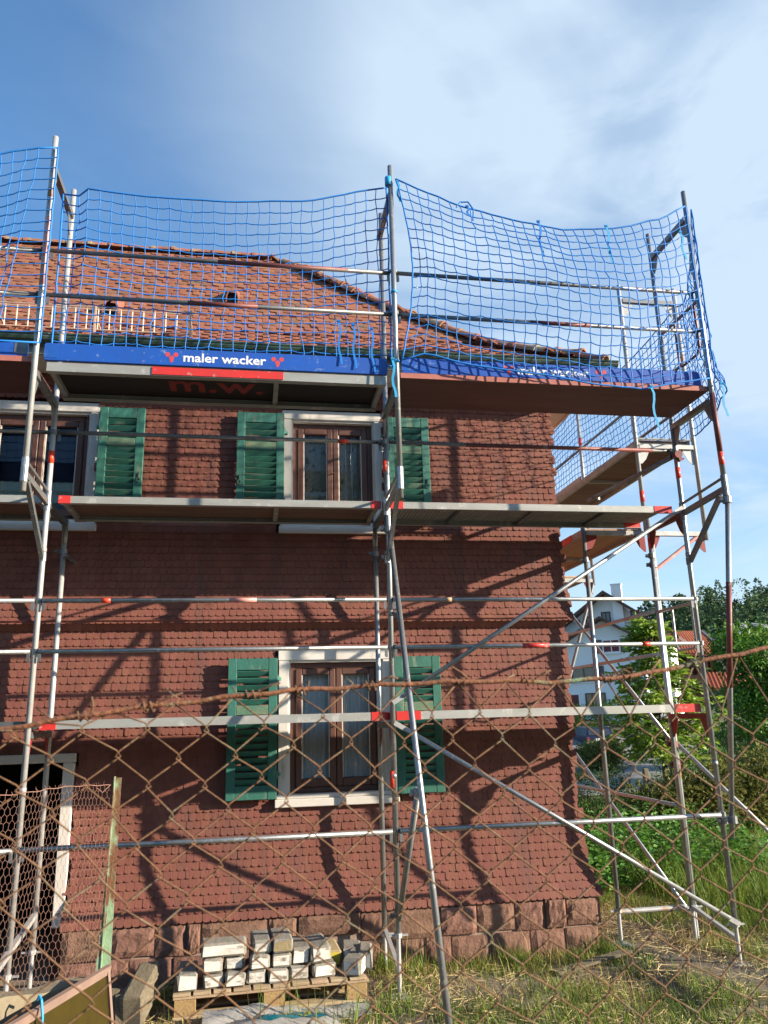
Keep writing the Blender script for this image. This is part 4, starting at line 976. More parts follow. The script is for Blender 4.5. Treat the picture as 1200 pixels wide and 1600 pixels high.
def net_left(u, v):                                             # v=0 at the top
    x = .10 + 2.94 * u; zt = lerp_curve([(0, 7.20), (.25, 7.155), (.48, 7.165), (.72, 7.235), (1, 7.46)], u); zb = 5.58
    y = -.70 + .16 * math.sin(math.pi * u) * math.sin(math.pi * min(1, v * 1.2)) + (.12 if u < .06 else 0) * (1 - v)
    if u < .001: x = .06 + .05 * v
    return (x, y, zt + (zb - zt) * v)
nl, _ = net('blue square-mesh safety net sagging between the left and middle posts above the lettered board', net_left, 29, 17, seed=1)
def net_right(u, v):
    pull = .13 * math.sin(math.pi * v) if u < .12 else 0
    x = 3.115 + 3.0 * u + pull * (1 - u / .12) * (1 if v < .97 else 0)
    zt = lerp_curve([(0, 7.49), (.1, 7.37), (.22, 7.235), (.40, 7.13), (.55, 7.07), (.74, 7.135), (.9, 7.28), (1, 7.46)], u)
    zb = lerp_curve([(0, 5.60), (.07, 5.665), (.22, 5.56), (.42, 5.50), (.62, 5.42), (.76, 5.40), (.9, 5.50), (1, 5.56)], u)
    y = -.80 - .20 * math.sin(math.pi * u) * math.sin(math.pi * min(1, v * 1.1)) - .05 * v * math.sin(math.pi * u)
    return (x, y, zt + (zb - zt) * v)
nr, PR = net('blue square-mesh safety net sagging between the middle and right posts with loose straps', net_right, 29, 18, seed=2)
def net_far_left(u, v):
    x = -3.0 + 2.98 * u; zt = lerp_curve([(0, 7.45), (.5, 7.18), (.8, 7.36), (1, 7.52)], u)
    xr = x - .26 * v * max(0, (u - .85) / .15) ** 1.0 if u < .97 else x + .06
    y = -.80 + (.18 * math.sin(math.pi * u) + .0) * math.sin(math.pi * v); return (xr, y, zt + (5.60 - zt) * v)
net('blue safety net running out of the photo at its left edge', net_far_left, 29, 18, seed=3)
def net_end(u, v):                                              # from the right corner post back to the side scaffold
    a = np.array([6.19, -.78, 7.44 - 1.86 * v]); b_ = np.array([SX2 + .05, .85, 7.30 - 1.70 * v]); p = a + (b_ - a) * u
    p[0] += .16 * math.sin(math.pi * u) * (v ** 2); p[2] -= .35 * math.sin(math.pi * u) * (1 - v) + .0
    if v > .8 and u < .3: p[0] += .10 * math.sin(math.pi * u / .3) * (v - .8) / .2
    return tuple(p)
net('gathered blue net round the right end of the top deck behind the corner post', net_end, 16, 18, seed=4, jit=.012)
def net_side(u, v):
    y = .85 + 7.2 * u; zt = 7.30 - .12 * math.sin(math.pi * ((u * 2.34) % 1)); return (SX2 + .05 + .10 * math.sin(math.pi * u * 2.3) * v, y, zt + (5.60 - zt) * v)
net('blue safety net along the side scaffold, seen under the top deck past the house corner', net_side, 70, 17, seed=5)
# straps that tie the nets
def strap(parent, pts, w=.022, m=M_STRAP):
    V = []; F = []
    for i, p in enumerate(pts):
        p = Vector(p); V += [p + Vector((-w / 2, 0, 0)), p + Vector((w / 2, 0, 0)), p + Vector((w / 2, .003, 0)), p + Vector((-w / 2, .003, 0))]
    for i in range(len(pts) - 1):
        for k in range(4): F.append((i * 4 + k, i * 4 + (k + 1) % 4, i * 4 + 4 + (k + 1) % 4, i * 4 + 4 + k))
    return MB().add(V, F).build('strap', m, parent)
def hang(parent, x, y, z, l, m=M_STRAP, w=.022):
    pts = [(x, y, z + .01)] + [(x + .012 * math.sin(i * 1.4) + .012 * i / 6, y - .012 - .006 * math.sin(i * 1.1), z - l * i / 6) for i in range(1, 7)]
    strap(parent, pts, w, m); MB().tube([(x - .014, y - .004, z + .012), (x + .014, y - .004, z + .014)], .012, 6).build('knot', m, parent)
hang(nr, 4.50, -.84, 7.10, .38, M_NET); hang(nr, 5.20, -.84, 7.11, .40); hang(nr, 5.46, -.86, 5.41, .40, M_STRAP); hang(nr, 3.80, -.82, 7.22, .10, M_NET); hang(nr, 6.0, -.82, 7.12, .30)
hang(nr, 6.22, -.80, 5.50, .33)
for i, dx in enumerate((-.37, -.26, -.12)): hang(nl, 3.0 + dx * 1.2, -.72, 5.98 - .03 * i, .42, M_NET, .018)
hang(nl, 3.03, -.78, 5.60, .36); hang(nl, 3.13, -.79, 7.46, .22)
for z in (6.30, 5.60): smooth_sides(MB().tube([(3.07, YC, z - .012), (3.07, YC, z + .012)], R0 + .006, 12).build('strap', M_STRAP, nr))
smooth_sides(MB().tube([(3.05, YC, 7.44), (3.05, YC, 7.53)], R0 + .010, 10).build('strap', M_STRAP, nr))
k = MB(); k.tube([(3.70, -.80, 7.23), (3.74, -.80, 7.29), (3.82, -.80, 7.30), (3.87, -.80, 7.22), (3.86, -.80, 7.10)], .008, 6); k.build('knot', M_NET, nr)
# ------------------------------------------------------------------ yard things
# pallet
PZ = gz(2.0, 0); PX0, PX1, PYF, PYB = 1.27, 2.80, -.10, .62
pal = thing('wooden_pallet', 'weathered wooden pallet with chip blocks carrying the stacked white blocks', 'pallet', (2.0, .2, PZ))
RZP = 0.045
def prot(o):                                                    # turn a finished piece a little about the pallet's left front corner
    c, s = math.cos(RZP), math.sin(RZP)
    for v in o.data.vertices:
        x, y = v.co.x - PX0, v.co.y - PYF; v.co.x = PX0 + x * c - y * s; v.co.y = PYF + x * s + y * c
    return o
for x in (PX0, PX0 + .69, PX1 - .17):
    for y in (PYF, PYF + .29, PYB - .13): prot(MB().bbox(x, x + .165, y, y + .13, PZ + .028, PZ + .145, .003).build('block', M_CHIP, pal))
for y in (PYF, PYF + .27, PYB - .15): prot(MB().bbox(PX0 - .01, PX1 + .01, y - .005, y + .145, PZ + .146, PZ + .168, .003).build('stringer', M_PALLET, pal)); prot(MB().bbox(PX0 - .01, PX1 + .01, y + .0, y + .13, PZ + .004, PZ + .027, .003).build('bottom_board', M_PALLET, pal))
i = 0; x = PX0 - .012
while x < PX1 - .05:
    prot(MB().bbox(x, x + .135, PYF - .012, PYB + .012, PZ + .1685, PZ + .190 + random.uniform(-.001, .001), .003).build('deck_board', M_PALLET, pal)); x += .155
# white-painted blocks: long pieces lying with their painted ends towards the fence
TOP = PZ + .192
def block(x, z, y, label, w=.155, h=.105, l=.40, rz=0.0, ry=0.0, front=M_BLOCKW, body=M_BLOCKG):
    b = MB(); hw = w / 2; b.bbox(-hw, hw, 0, l, 0, h, .016, 0)
    for q in range(len(b.f)):
        c = [sum(b.v[k][a] for k in b.f[q]) / len(b.f[q]) for a in range(3)]
        b.mi[q] = 1 if c[1] < .004 or (abs(c[0]) > hw - .002 and random.random() < .2) else 0
    b.v = [(vx + random.uniform(-.007, .007), vy + random.uniform(-.009, .009), vz + random.uniform(-.007, .005) * (vz > .03)) for vx, vy, vz in b.v]
    M = Matrix.Translation((x, y, z)) @ Matrix.Rotation(RZP + rz, 4, 'Z') @ Matrix.Rotation(ry, 4, 'Y'); b.v = [tuple(M @ Vector(v)) for v in b.v]
    o = b.build('white_block', [body, front]); tag(o, label, 'block', 'white-painted blocks stacked on the pallet')
    return o
def fy(x): return PYF + .02 + (x - PX0) * math.tan(RZP)
X1 = [1.365, 1.565, 1.735, 1.905, 2.075, 2.240]
block(X1[0], TOP, fy(X1[0]), 'white-ended block alone at the far left end of the pallet with its grey top showing', h=.125)
block(X1[1], TOP, fy(X1[1]) + .01, 'white block at the bottom left of the stack under two more blocks', w=.16)
block(X1[2], TOP, fy(X1[2]) - .01, 'bottom row white block, third from the left on the pallet', w=.16)
block(X1[3], TOP, fy(X1[3]) + .02, 'shaded bottom row block in the middle of the pallet over the centre chip block', w=.155)
block(X1[4], TOP, fy(X1[4]) + .0, 'bottom row white block with dark flaking spots, right of the stack centre', w=.16)
block(X1[5], TOP, fy(X1[5]) + .02, 'bottom row white block touching the right gap in the stack', w=.155)
block(2.46, TOP, fy(2.46) + .03, 'wide low white block standing apart right of the gap', w=.19, rz=.10)
block(2.665, TOP, fy(2.68) - .01, 'grey block turned askew near the right pallet end with a bright white end', w=.16, h=.13, l=.36, rz=-.42)
block(2.80, TOP, fy(2.8) + .12, 'block at the extreme right pallet end leaning on the askew one', w=.12, h=.145, l=.3, rz=-.2)
Z2 = TOP + .108
block(1.555, Z2, fy(1.55) + .02, 'second row white block at the left under the long sideways block', w=.155)
block(1.725, Z2, fy(1.72) + .06, 'second row grey block set back in shadow', w=.15)
block(1.930, Z2, fy(1.93) + .0, 'second row bright white block left of centre', w=.155)
block(2.100, Z2, fy(2.10) + .01, 'second row bright white block right of centre with a crack across its end', w=.155)
block(2.262, Z2, fy(2.26) + .05, 'second row taller pale block beside the tilted one', w=.15, h=.122)
block(2.430, Z2 + .012, fy(2.43) + .01, 'tilted white block bridging the gap on the right of the second row', w=.165, h=.122, ry=-.10, rz=.06)
Z3 = Z2 + .108
o = block(1.64, Z3, fy(1.6) + .03, 'long pale block lying sideways on top at the left', w=.355, h=.108, l=.20)
block(1.945, Z3, fy(1.94) + .03, 'top row whitish block left of the ochre one', w=.15, h=.098)
block(2.110, Z3, fy(2.11) + .0, 'ochre-grey unpainted block end on top of the stack', w=.165, h=.105, front=M_BLOCKO)
block(2.55, TOP, fy(2.55) + .30, 'yellow-painted block peeping out at the back right of the stack', w=.14, h=.13, front=M_BLOCKY, body=M_BLOCKO)
block(2.715, TOP, fy(2.7) + .30, 'white-ended grey block resting at the back right beside the yellow one', w=.16, h=.13, l=.3, rz=-.12)
# plastic film and a printed bag in front of the pallet
def sheet(name, x0, x1, y0, y1, nx, ny, zf, m):
    V = []; F = []
    for j in range(ny + 1):
        for i in range(nx + 1):
            u, v = i / nx, j / ny; x = x0 + (x1 - x0) * u; y = y0 + (y1 - y0) * v; V.append((x, y + .02 * math.sin(u * 9), zf(u, v)))
    for j in range(ny):
        for i in range(nx): a = j * (nx + 1) + i; F.append((a, a + 1, a + nx + 2, a + nx + 1))
    return link(name, np_mesh(name, V, F, m, smooth=True))
rs = random.Random(5)
def crump(u, v): return .035 * math.sin(u * 17 + 3 * v) * math.sin(v * 11 + u * 4) + .02 * math.sin(u * 41 + v * 23)
o = sheet('plastic_sheet', 1.50, 2.78, -.42, -.13, 48, 14, lambda u, v: PZ + .02 + .09 * math.sin(math.pi * min(1, max(0, v))) * (.6 + .4 * math.sin(u * 5 + .5)) + .6 * crump(u, v), M_PLASTIC); tag(o, 'crumpled milky plastic film heaped along the front of the pallet', 'plastic film')
def bag_z(u, v): return PZ + .01 + .11 * math.sin(math.pi * (.1 + .8 * v)) * math.sin(math.pi * (.05 + .9 * u)) ** .5 + .35 * crump(u * .8, v)
bag = sheet('printed_bag', 1.62, 2.52, -.72, -.38, 40, 14, bag_z, M_PLASTIC); tag(bag, 'torn plaster bag with teal print and yellow lettering lying before the pallet', 'bag')
def bag_pt(u, v, d=.004): return (1.62 + .90 * u, -.72 + .34 * v + .02 * math.sin(u * 9), bag_z(u, v) + d)
V = []; F = []; N = 30
for i in range(N + 1):
    u = .22 + .70 * i / N
    for k in range(5): V.append(bag_pt(u, .42 + (.40 * (1 - abs(2 * i / N - 1) ** 2.5)) * k / 4))
for i in range(N):
    for k in range(4): a = i * 5 + k; F.append((a, a + 5, a + 6, a + 1))
link('print_panel', np_mesh('print_panel', V, F, M_BAGTEAL, smooth=True), bag)
def bag_text(body, u0, u1, v, size, m, d=.009):
    me = text_mesh('lettering', body, size, m, Matrix(), .0003)
    xs_ = [v_.co.x for v_ in me.vertices]; a, c = min(xs_), max(xs_)
    for vt in me.vertices:
        u = u0 + (u1 - u0) * (vt.co.x - a) / (c - a); vv = v + vt.co.y * 2.6; vt.co = Vector(bag_pt(u, min(1, vv), d))
    link('lettering', me, bag)
bag_text('mman', .45, .84, .62, .085, M_YELLOW); bag_text('leicht Putz', .03, .36, .74, .06, M_INK, .006)
# old timber stub
b = MB(); b.bbox(-.085, .085, 0, .52, 0, .22, .02); b.v = [(x + random.uniform(-.008, .008), y + random.uniform(-.01, .01), z + random.uniform(-.008, .008)) for x, y, z in b.v]
M_ = Matrix.Translation((.975, -.26, .30)) @ Matrix.Rotation(-.16, 4, 'Z') @ Matrix.Rotation(.22, 4, 'X'); b.v = [tuple(M_ @ Vector(v)) for v in b.v]
tag(b.build('timber_block', M_TIMBER), 'old grey timber stub propped up beside the rusty green post', 'timber')
for j, (px, py, hh, tilt) in enumerate(((.80, -.16, .28, .1), (.90, -.22, .26, -.06))):
    b = MB(); b.bar((px, py, gz(px, py) - .02), (px + tilt * .3, py + .04, gz(px, py) + hh), .07, .09, up=(0, 1, 0)); tag(b.build('timber_post', M_TIMBER), ('split weathered stake under the left of the timber stub', 'short upright stake carrying the front of the timber stub')[j], 'stake')
# scattered weathered boards in the grass
for (x0, y0, x1, y1, w, lb) in ((4.55, .35, 5.35, .55, .10, 'grey board lying in the dry grass below the house corner'), (3.9, -.5, 4.4, -.2, .09, 'short weathered board half sunk in the soil right of the raking pole')):
    b = MB(); b.bar((x0, y0, gz(x0, y0) + .02), (x1, y1, gz(x1, y1) + .025), w, .022); tag(b.build('weathered_board', M_TIMBER), lb, 'board')
# concrete pads under the posts
for (x, y, lb) in ((5.40, .80, 'pale pad under the side scaffold foot beside the house corner'), (6.14, 0.0, 'pale pad under the right-hand front scaffold foot')):
    b = MB(); b.bbox(x - .13, x + .15, y - .10, y + .12, gz(x, y) - .05, gz(x, y) + .004, .008); tag(b.build('foot_pad', M_TIMBER), lb, 'pad')

# low concrete wall with wire netting on top, left
A = Vector((.86, -1.0, 0)); Bv = Vector((.40, -1.9, 0)); dr = (Bv - A).normalized(); E_ = A + dr * 2.3; nrm = Vector((-dr.y, dr.x, 0)) * -1
if nrm.x > 0: nrm = -nrm
b = MB(); n = 16; V = []
def wtop(t): return .84 + .165 * t + .012 * math.sin(t * 9)
for i in range(n + 1):
    p = A + (E_ - A) * (i / n); t = 2.3 * i / n; q = p + nrm * .16
    V += [(p.x, p.y, gz(p.x, p.y) - .3), (p.x + .01 * math.sin(t * 13), p.y, wtop(t)), (q.x, q.y, wtop(t) + .005), (q.x, q.y, gz(q.x, q.y) - .3)]
F = [(0, 1, 2, 3)]
for i in range(n):
    for k in range(3): a = i * 4 + k; F.append((a, a + 4, a + 5, a + 1))
F.append(tuple(n * 4 + k for k in (3, 2, 1, 0)))
tag(b.add(V, F).build('low_wall', M_CONC), 'low rough concrete wall under the wire netting at the lower left', 'wall')
cf = thing('wire_netting_fence', 'old hexagonal wire netting on a flaking green post at the lower left', 'fence', (A.x, A.y, .7))
b = MB(); px, py = A.x + .005, A.y - .02
b.bar((px - .012, py, .55), (px + .012, py, 2.14), .006, .05, up=(0, 1, 0)); b.bar((px + .022, py + .012, .50), (px + .030, py + .012, 2.13), .05, .006, up=(0, 1, 0))
b.build('post', M_GREENPOST, cf)
b = MB(); b.bar((px - .04, py - .012, .62), (px + .018, py - .012, 1.62), .035, .012, up=(0, 1, 0)); b.build('brace_strip', M_GREENPOST, cf)
V = []; F = []
def seg3(a, c, r):
    d = (c - a).normalized(); x = d.cross(Vector((.2, .9, .3))).normalized(); y = d.cross(x); o = len(V)
    for p in (a, c):
        for k in range(3): an = 2 * math.pi * k / 3; V.append(p + (x * math.cos(an) + y * math.sin(an)) * r)
    for k in range(3): F.append((o + k, o + (k + 1) % 3, o + 3 + (k + 1) % 3, o + 3 + k))
hw, hh = .040, .062; nrow = int(1.25 / (hh * .75)); rsn = random.Random(9)
def hexpt(s, z):
    p = A + dr * s; w = .02 * math.sin(s * 5 + z * 3) + .012 * math.sin(s * 13); return Vector((p.x + nrm.x * (w - .01), p.y + nrm.y * (w - .01), z + .012 * math.sin(s * 4)))
cache = {}
def node(i, k, up):
    key = (i, k, up)
    if key not in cache:
        s = i * hw / 2; z = .87 + .165 * s * (1 - k / nrow) + .04 * s * k / nrow + k * hh * .75 + (hh * .25 if up else 0); cache[key] = hexpt(s + rsn.gauss(0, .002), z + rsn.gauss(0, .003))
    return cache[key]
ncol = int(2.2 / hw)
for k in range(nrow):
    for i in range(ncol):
        i2 = 2 * i + (k % 2)
        # zigzag: low at i2, high at i2+1
        seg3(node(i2, k, 0), node(i2 + 1, k, 1), .00085); seg3(node(i2 + 1, k, 1), node(i2 + 2, k, 0), .00085); 
        seg3(node(i2 + 1, k, 1), node(i2 + 1, k + 1, 0), .0013)
link('netting', np_mesh('netting', V, F, M_RUSTPINK), cf, kind='stuff')
b = MB(); zt = .86 + nrow * hh * .75
b.tube([tuple(hexpt(s, zt + .04 * s + .01 + .004 * math.sin(s * 30))) for s in [i * .05 for i in range(45)]], .0022, 5); b.tube([(px, py, 2.10), tuple(hexpt(.10, zt - .035)), tuple(hexpt(.16, zt))], .0022, 5)
for i in range(70):
    s = rsn.uniform(0, 2.1); p = hexpt(s, zt + .04 * s + .01); b.tube([tuple(p), tuple(p + Vector((rsn.gauss(0, .008), rsn.gauss(0, .008), rsn.uniform(.01, .03))))], .0011, 3)
b.build('top_wire', M_RUSTPINK, cf)
# leaning amber panel
pn = thing('framed_panel', 'amber translucent panel in a pinkish wooden frame leaning at the bottom left corner', 'panel', (.8, -1.7, .3))
T0 = Vector((.935, -1.27, .965)); T1 = T0 + dr * 1.9 + Vector((0, 0, -.14)); dn = Vector((.10, -.03, -.72))
def quadbar(p, q, w, t, m, name): MB().bar(p, q, w, t, up=(nrm.x, nrm.y, .15)).build(name, m, pn)
MB().add([T0 + dn * .02, T0 + dn, T1 + dn, T1 + dn * .02] + [v + nrm * .012 for v in (T0 + dn * .02, T0 + dn, T1 + dn, T1 + dn * .02)], [(0, 1, 2, 3), (7, 6, 5, 4), (0, 4, 5, 1), (2, 6, 7, 3)]).build('sheet', M_AMBER, pn)
quadbar(T0 - dr * .02, T1, .05, .03, M_PANELFRAME, 'top_rail'); quadbar(T0, T0 + dn, .022, .03, M_PANELFRAME, 'side_rail')
b = MB(); c0 = T0 + dr * .62; b.tube([c0 + Vector((-.02, .05, .0)), c0 + Vector((0, 0, .035)), c0 + Vector((.02, -.03, .02)), c0 + Vector((.035, -.045, -.06)), c0 + Vector((.04, -.05, -.2))], .008, 6); tag(b.build('cord', M_STRAP), 'pale blue cord slung over the amber panel frame', 'cord')

# ------------------------------------------------------------------ rusty chain-link fence close to the camera
FY = -6.08
cl = thing('chain_link_fence', 'rusty chain-link fence close to the camera across the lower half of the view', 'fence', (2.05, FY, 1.0))
rod = [(-.9, 2.40), (.6, 2.455), (1.2, 2.475), (1.53, 2.49), (1.67, 2.51), (1.80, 2.522), (1.88, 2.529), (2.03, 2.535), (2.16, 2.537), (2.27, 2.533), (2.39, 2.541), (2.51, 2.563), (2.60, 2.578), (3.2, 2.60), (5, 2.62)]
def rodz(x):
    for (a, z), (a2, z2) in zip(rod, rod[1:]):
        if x <= a2: return z + (z2 - z) * (x - a) / (a2 - a)
    return rod[-1][1]
pts = [(-.9 + i * .03, FY + .003 * math.sin(i * .8), rodz(-.9 + i * .03) + .0016 * math.sin(i * 1.9)) for i in range(190)]
smooth_sides(MB().tube(pts, .0031, 8).build('tension_wire', M_RUSTROD, cl))
rsn = random.Random(21); P0X, PW, PH = 1.585, .0748, .0342
def cl_node(ix, iz):                                            # lattice node: ix counts half-cells, iz counts half rows downward
    x = P0X + ix * PW / 2; z = 2.455 - iz * PH
    z += .012 * (x - 2.05) * (1 if x > 2.05 else .2) - .006 * math.sin(ix * .35) * 1.0
    x += .006 * math.sin(iz * .37 + ix * .17 + 1) + .0045 * math.sin(iz * .9 + ix * .23); z += .006 * math.sin(ix * .21 + iz * .12)
    x += 0 + .003 * math.sin(ix * .71 + iz * .31); z += .004 * math.sin(ix * .9 + iz * .45)
    return x, z
for k in range(-44, 90):
    pts = []
    for iz in range(-2, 46):
        side = ((iz + k) % 2); ix = k + side
        x, z = cl_node(ix, iz)
        if iz == -2: z = rodz(x) - .001
        bend = .0028 * (1 if side else -1)
        pts += [(x - bend * .6 * (1 if side else 1), FY - .0028 * (1 if side else -1), z + .0035), (x + bend, FY + .0028 * (1 if side else -1), z - .0035)] if iz > -2 else [(x, FY, z)]
    if k % 3 == 0: a = pts[0]; pts = [(a[0] + rsn.uniform(-.02, .02), FY + .006, a[2] + rsn.uniform(.006, .022)), (a[0] + .004, FY + .005, a[2] + .006)] + pts
    smooth_sides(MB().tube(pts, .00118, 6).build('wire', M_RUST, cl))
for x in (-.85, 4.6):
    smooth_sides(MB().tube([(x, FY + .03, gz(x, FY) - .2), (x, FY + .03, 2.66)], .024, 12).build('post', M_GREENPOST, cl))
for x in (1.62, 1.70, 1.83, 1.895, 1.99, 2.115, 2.215, 2.33, 2.36, 2.47):      # wrapped ties and stray ends on the tension wire
    z = rodz(x); b = MB(); b.tube([(x - .004 + .0022 * i, FY + .006 * math.cos(i * 1.6), z + .006 * math.sin(i * 1.6)) for i in range(10)], .0013, 5)
    e = rsn.uniform(-.03, .03); b.tube([(x + .015, FY, z + .005), (x + .02 + e * .5, FY - .004, z + .012), (x + .02 + e, FY - .002, z + rsn.uniform(.006, .024))], .0014, 5); b.build('tie_wire', M_RUST, cl)
# ------------------------------------------------------------------ vegetation
def blades(name, n, region, h, w, m, dens=None, lean=.5, seed=0, zoff=0.0):
    rg = np.random.default_rng(seed); x0, x1, y0, y1 = region; X = rg.uniform(x0, x1, n * 3); Y = rg.uniform(y0, y1, n * 3)
    if dens is not None:
        d = np.array([dens(a, c) for a, c in zip(X, Y)]); k = rg.random(len(X)) < d; X, Y = X[k][:n], Y[k][:n]
    else: X, Y = X[:n], Y[:n]
    n = len(X); Z = np.array([gz(a, c) for a, c in zip(X, Y)]) - .01 + zoff
    H = rg.uniform(h[0], h[1], n) * rg.uniform(.7, 1.0, n); Wd = rg.uniform(w[0], w[1], n); th = rg.uniform(0, 2 * math.pi, n); la = rg.uniform(.1, 1, n) * lean
    dx, dy = np.cos(th), np.sin(th); sx, sy = -dy, dx; V = np.zeros((n, 6, 3))
    for i, (t, ww) in enumerate(((0, 1), (.55, .8), (1, .08))):
        off = la * H * t ** 1.8; zz = Z + H * t * (1 - .35 * la * t); cx, cyy = X + dx * off, Y + dy * off
        V[:, 2 * i] = np.stack([cx - sx * Wd * ww / 2, cyy - sy * Wd * ww / 2, zz], 1); V[:, 2 * i + 1] = np.stack([cx + sx * Wd * ww / 2, cyy + sy * Wd * ww / 2, zz], 1)
    base = np.arange(n)[:, None] * 6; F = np.concatenate([base + np.array([[0, 1, 3, 2]]), base + np.array([[2, 3, 5, 4]])])
    o = link(name, np_mesh(name, V.reshape(-1, 3), F, m), kind='stuff'); return o
def free(x, y):
    if y > WY - .12 and x < WX + .1: return 0
    if PX0 - .05 < x < PX1 + .1 and PYF - .05 < y < PYB + .1: return 0
    for (a, c), (a2, c2) in zip(PATH, PATH[1:]):
        t = max(0, min(1, ((x - a) * (a2 - a) + (y - c) * (c2 - c)) / ((a2 - a) ** 2 + (c2 - c) ** 2))); d = math.hypot(x - a - t * (a2 - a), y - c - t * (c2 - c))
        if d < .34: return .06 + .5 * max(0, d - .2) / .14
    return 1
PATH = [(5.62, 1.3), (5.68, .35), (5.95, -.5), (6.4, -1.7)]
def patch(x, y, sc, th, seed):
    v = .5 + .5 * smooth_noise(x * sc, y * sc, seed); return 1.0 if v > th else .08
TUFTS = [(3.35, .62, .16), (3.62, .70, .12), (3.95, .60, .22), (4.4, .65, .3), (5.35, .55, .22), (3.2, .2, .2), (2.9, .62, .12), (4.5, -.3, .35), (4.3, -.9, .5), (5.2, -.9, .5), (3.7, -.7, .4), (1.25, .55, .15), (1.15, .35, .12), (2.3, -.6, .3), (5.6, -.6, .35), (6.4, 1.6, .3), (6.2, 2.2, .3), (6.9, 1.2, .4), (7.4, .4, .4), (6.9, -.6, .4), (2.95, -.25, .25), (6.35, .35, .3), (6.1, 1.5, .35), (6.6, .9, .3), (5.25, .2, .18), (5.3, 1.9, .25), (4.9, .62, .2)]
def tuft(x, y):
    v = 0
    for a, c, r in TUFTS:
        d2 = ((x - a) ** 2 + (y - c) ** 2) / r ** 2
        if d2 < 4: v = max(v, math.exp(-d2 * 1.3))
    return v
def green_d(x, y): return free(x, y) * min(1, tuft(x, y) + .085 * patch(x, y, 1.3, .55, 3) + (.5 if y > 2.2 and x > 5.4 else 0) + (.45 if x > 6.8 and y > .2 else 0))
def dry_d(x, y): return free(x, y) * (.30 * patch(x, y, 1.1, .42, 8) + .8 * math.exp(-(((x - 4.75) / .35) ** 2 + ((y + .35) / .3) ** 2)) + .95 * math.exp(-((y - .72) / .20) ** 2) * (x > 2.95) + (.5 if 5.3 < x < 7.4 and 1.6 < y < 3.0 else 0))
tag_ = lambda o, l, c: tag(o, l, c)
tag_(blades('grass', 21000, (1.0, 7.6, -1.6, 3.2), (.05, .19), (.004, .009), M_GRASS, green_d, .8, 1), 'short green grass growing in tufts across the yard', 'grass')
tag_(blades('dry_grass', 20000, (.9, 7.8, -1.6, 3.4), (.03, .15), (.003, .005), M_DRY, dry_d, 1.0, 2), 'dry yellow grass standing along the plinth and across the yard', 'grass')
tag_(blades('tall_grass', 14000, (6.6, 11.0, .6, 4.6), (.25, .62), (.006, .011), M_GRASS, lambda x, y: .3 + .7 * (x + y * .5 > 8.0), .7, 3), 'tall green grass right of the scaffold feet', 'grass')
tag_(blades('meadow_grass', 16000, (4, 17, 4.0, 13.8), (.15, .45), (.008, .016), M_GRASS, None, .7, 6), 'rough green grass beyond the nettles', 'grass')
tag_(blades('verge_grass', 800, (2.95, 5.35, .58, .86), (.08, .26), (.004, .008), M_GRASS, lambda x, y: .08 + .92 * (smooth_noise(x * 3.6, y * 2, 4) > .35), .7, 24), 'green tufts growing against the foot of the plinth', 'grass')
tag_(blades('stalks', 90, (1.2, 6.5, -.9, .75), (.35, .62), (.003, .005), M_DRY, lambda x, y: .6 * (y > .35 and x > 3.2) + .25 * (y < 0), .35, 4), 'tall thin dry stalks rising before the plinth and pallet', 'grass')
tag_(blades('green_stalks', 60, (1.9, 3.0, -.75, -.3), (.25, .55), (.005, .008), M_GRASS, None, .4, 14), 'long green blades sprouting in front of the pallet', 'grass')
# flat straw
rg = np.random.default_rng(5); n = 11500; X = rg.uniform(1.0, 8.2, n * 2); Y = rg.uniform(-1.7, 3.4, n * 2)
k = np.array([free(a, c) * (rg.random() < (.35 + .65 * patch(a, c, .9, .45, 4))) > 0 for a, c in zip(X, Y)]); X, Y = X[k][:n], Y[k][:n]; n = len(X)
L_ = rg.uniform(.05, .22, n); th = rg.uniform(0, 2 * math.pi, n); wd = rg.uniform(.0025, .005, n); V = np.zeros((n, 4, 3)); zz0 = np.array([gz(a, c) for a, c in zip(X, Y)]) + rg.uniform(.004, .04, n)
dx, dy = np.cos(th) * L_ / 2, np.sin(th) * L_ / 2; tz = rg.normal(0, .018, n)
for i, (s1, s2) in enumerate(((-1, -1), (1, -1), (1, 1), (-1, 1))):
    V[:, i] = np.stack([X + s1 * dx - s2 * np.sin(th) * wd / 2, Y + s1 * dy + s2 * np.cos(th) * wd / 2, zz0 + s1 * tz + s2 * .0015], 1)
tag_(link('straw', np_mesh('straw', V.reshape(-1, 3), np.arange(n * 4).reshape(n, 4), M_STRAW), kind='stuff'), 'dead flattened straw lying on the soil', 'straw')

def leaf_mesh(P, D, size, rg, aspect=.45, fold=.25):
    """one folded leaf per point: base P, direction D (n,3), length size (n,)"""
    n = len(P); D = D / np.linalg.norm(D, axis=1, keepdims=True); ref = rg.normal(0, 1, (n, 3)); ref[:, 2] += 1.2
    s = np.cross(D, ref); s /= np.linalg.norm(s, axis=1, keepdims=True); up = np.cross(s, D); L1 = size[:, None]
    V = np.zeros((n, 4, 3)); mid = P + D * L1 * .45
    V[:, 0] = P; V[:, 1] = mid - s * L1 * aspect / 2 + up * L1 * fold * .3; V[:, 2] = P + D * L1 - up * L1 * fold * .35; V[:, 3] = mid + s * L1 * aspect / 2 + up * L1 * fold * .3
    base = np.arange(n)[:, None] * 4; F = np.concatenate([base + np.array([[0, 1, 2]]), base + np.array([[0, 2, 3]])]); return V.reshape(-1, 3), F
def crown_pts(n, blobs, rg, shell=.55):
    w = np.array([b[3] * b[4] * b[5] for b in blobs]) ** .75; w /= w.sum(); idx = rg.choice(len(blobs), n, p=w); B = np.array(blobs)[idx]
    d = rg.normal(0, 1, (n, 3)); d /= np.linalg.norm(d, axis=1, keepdims=True); r = (shell + (1 - shell) * rg.random(n)) ** .6
    return B[:, :3] + d * r[:, None] * B[:, 3:6], d
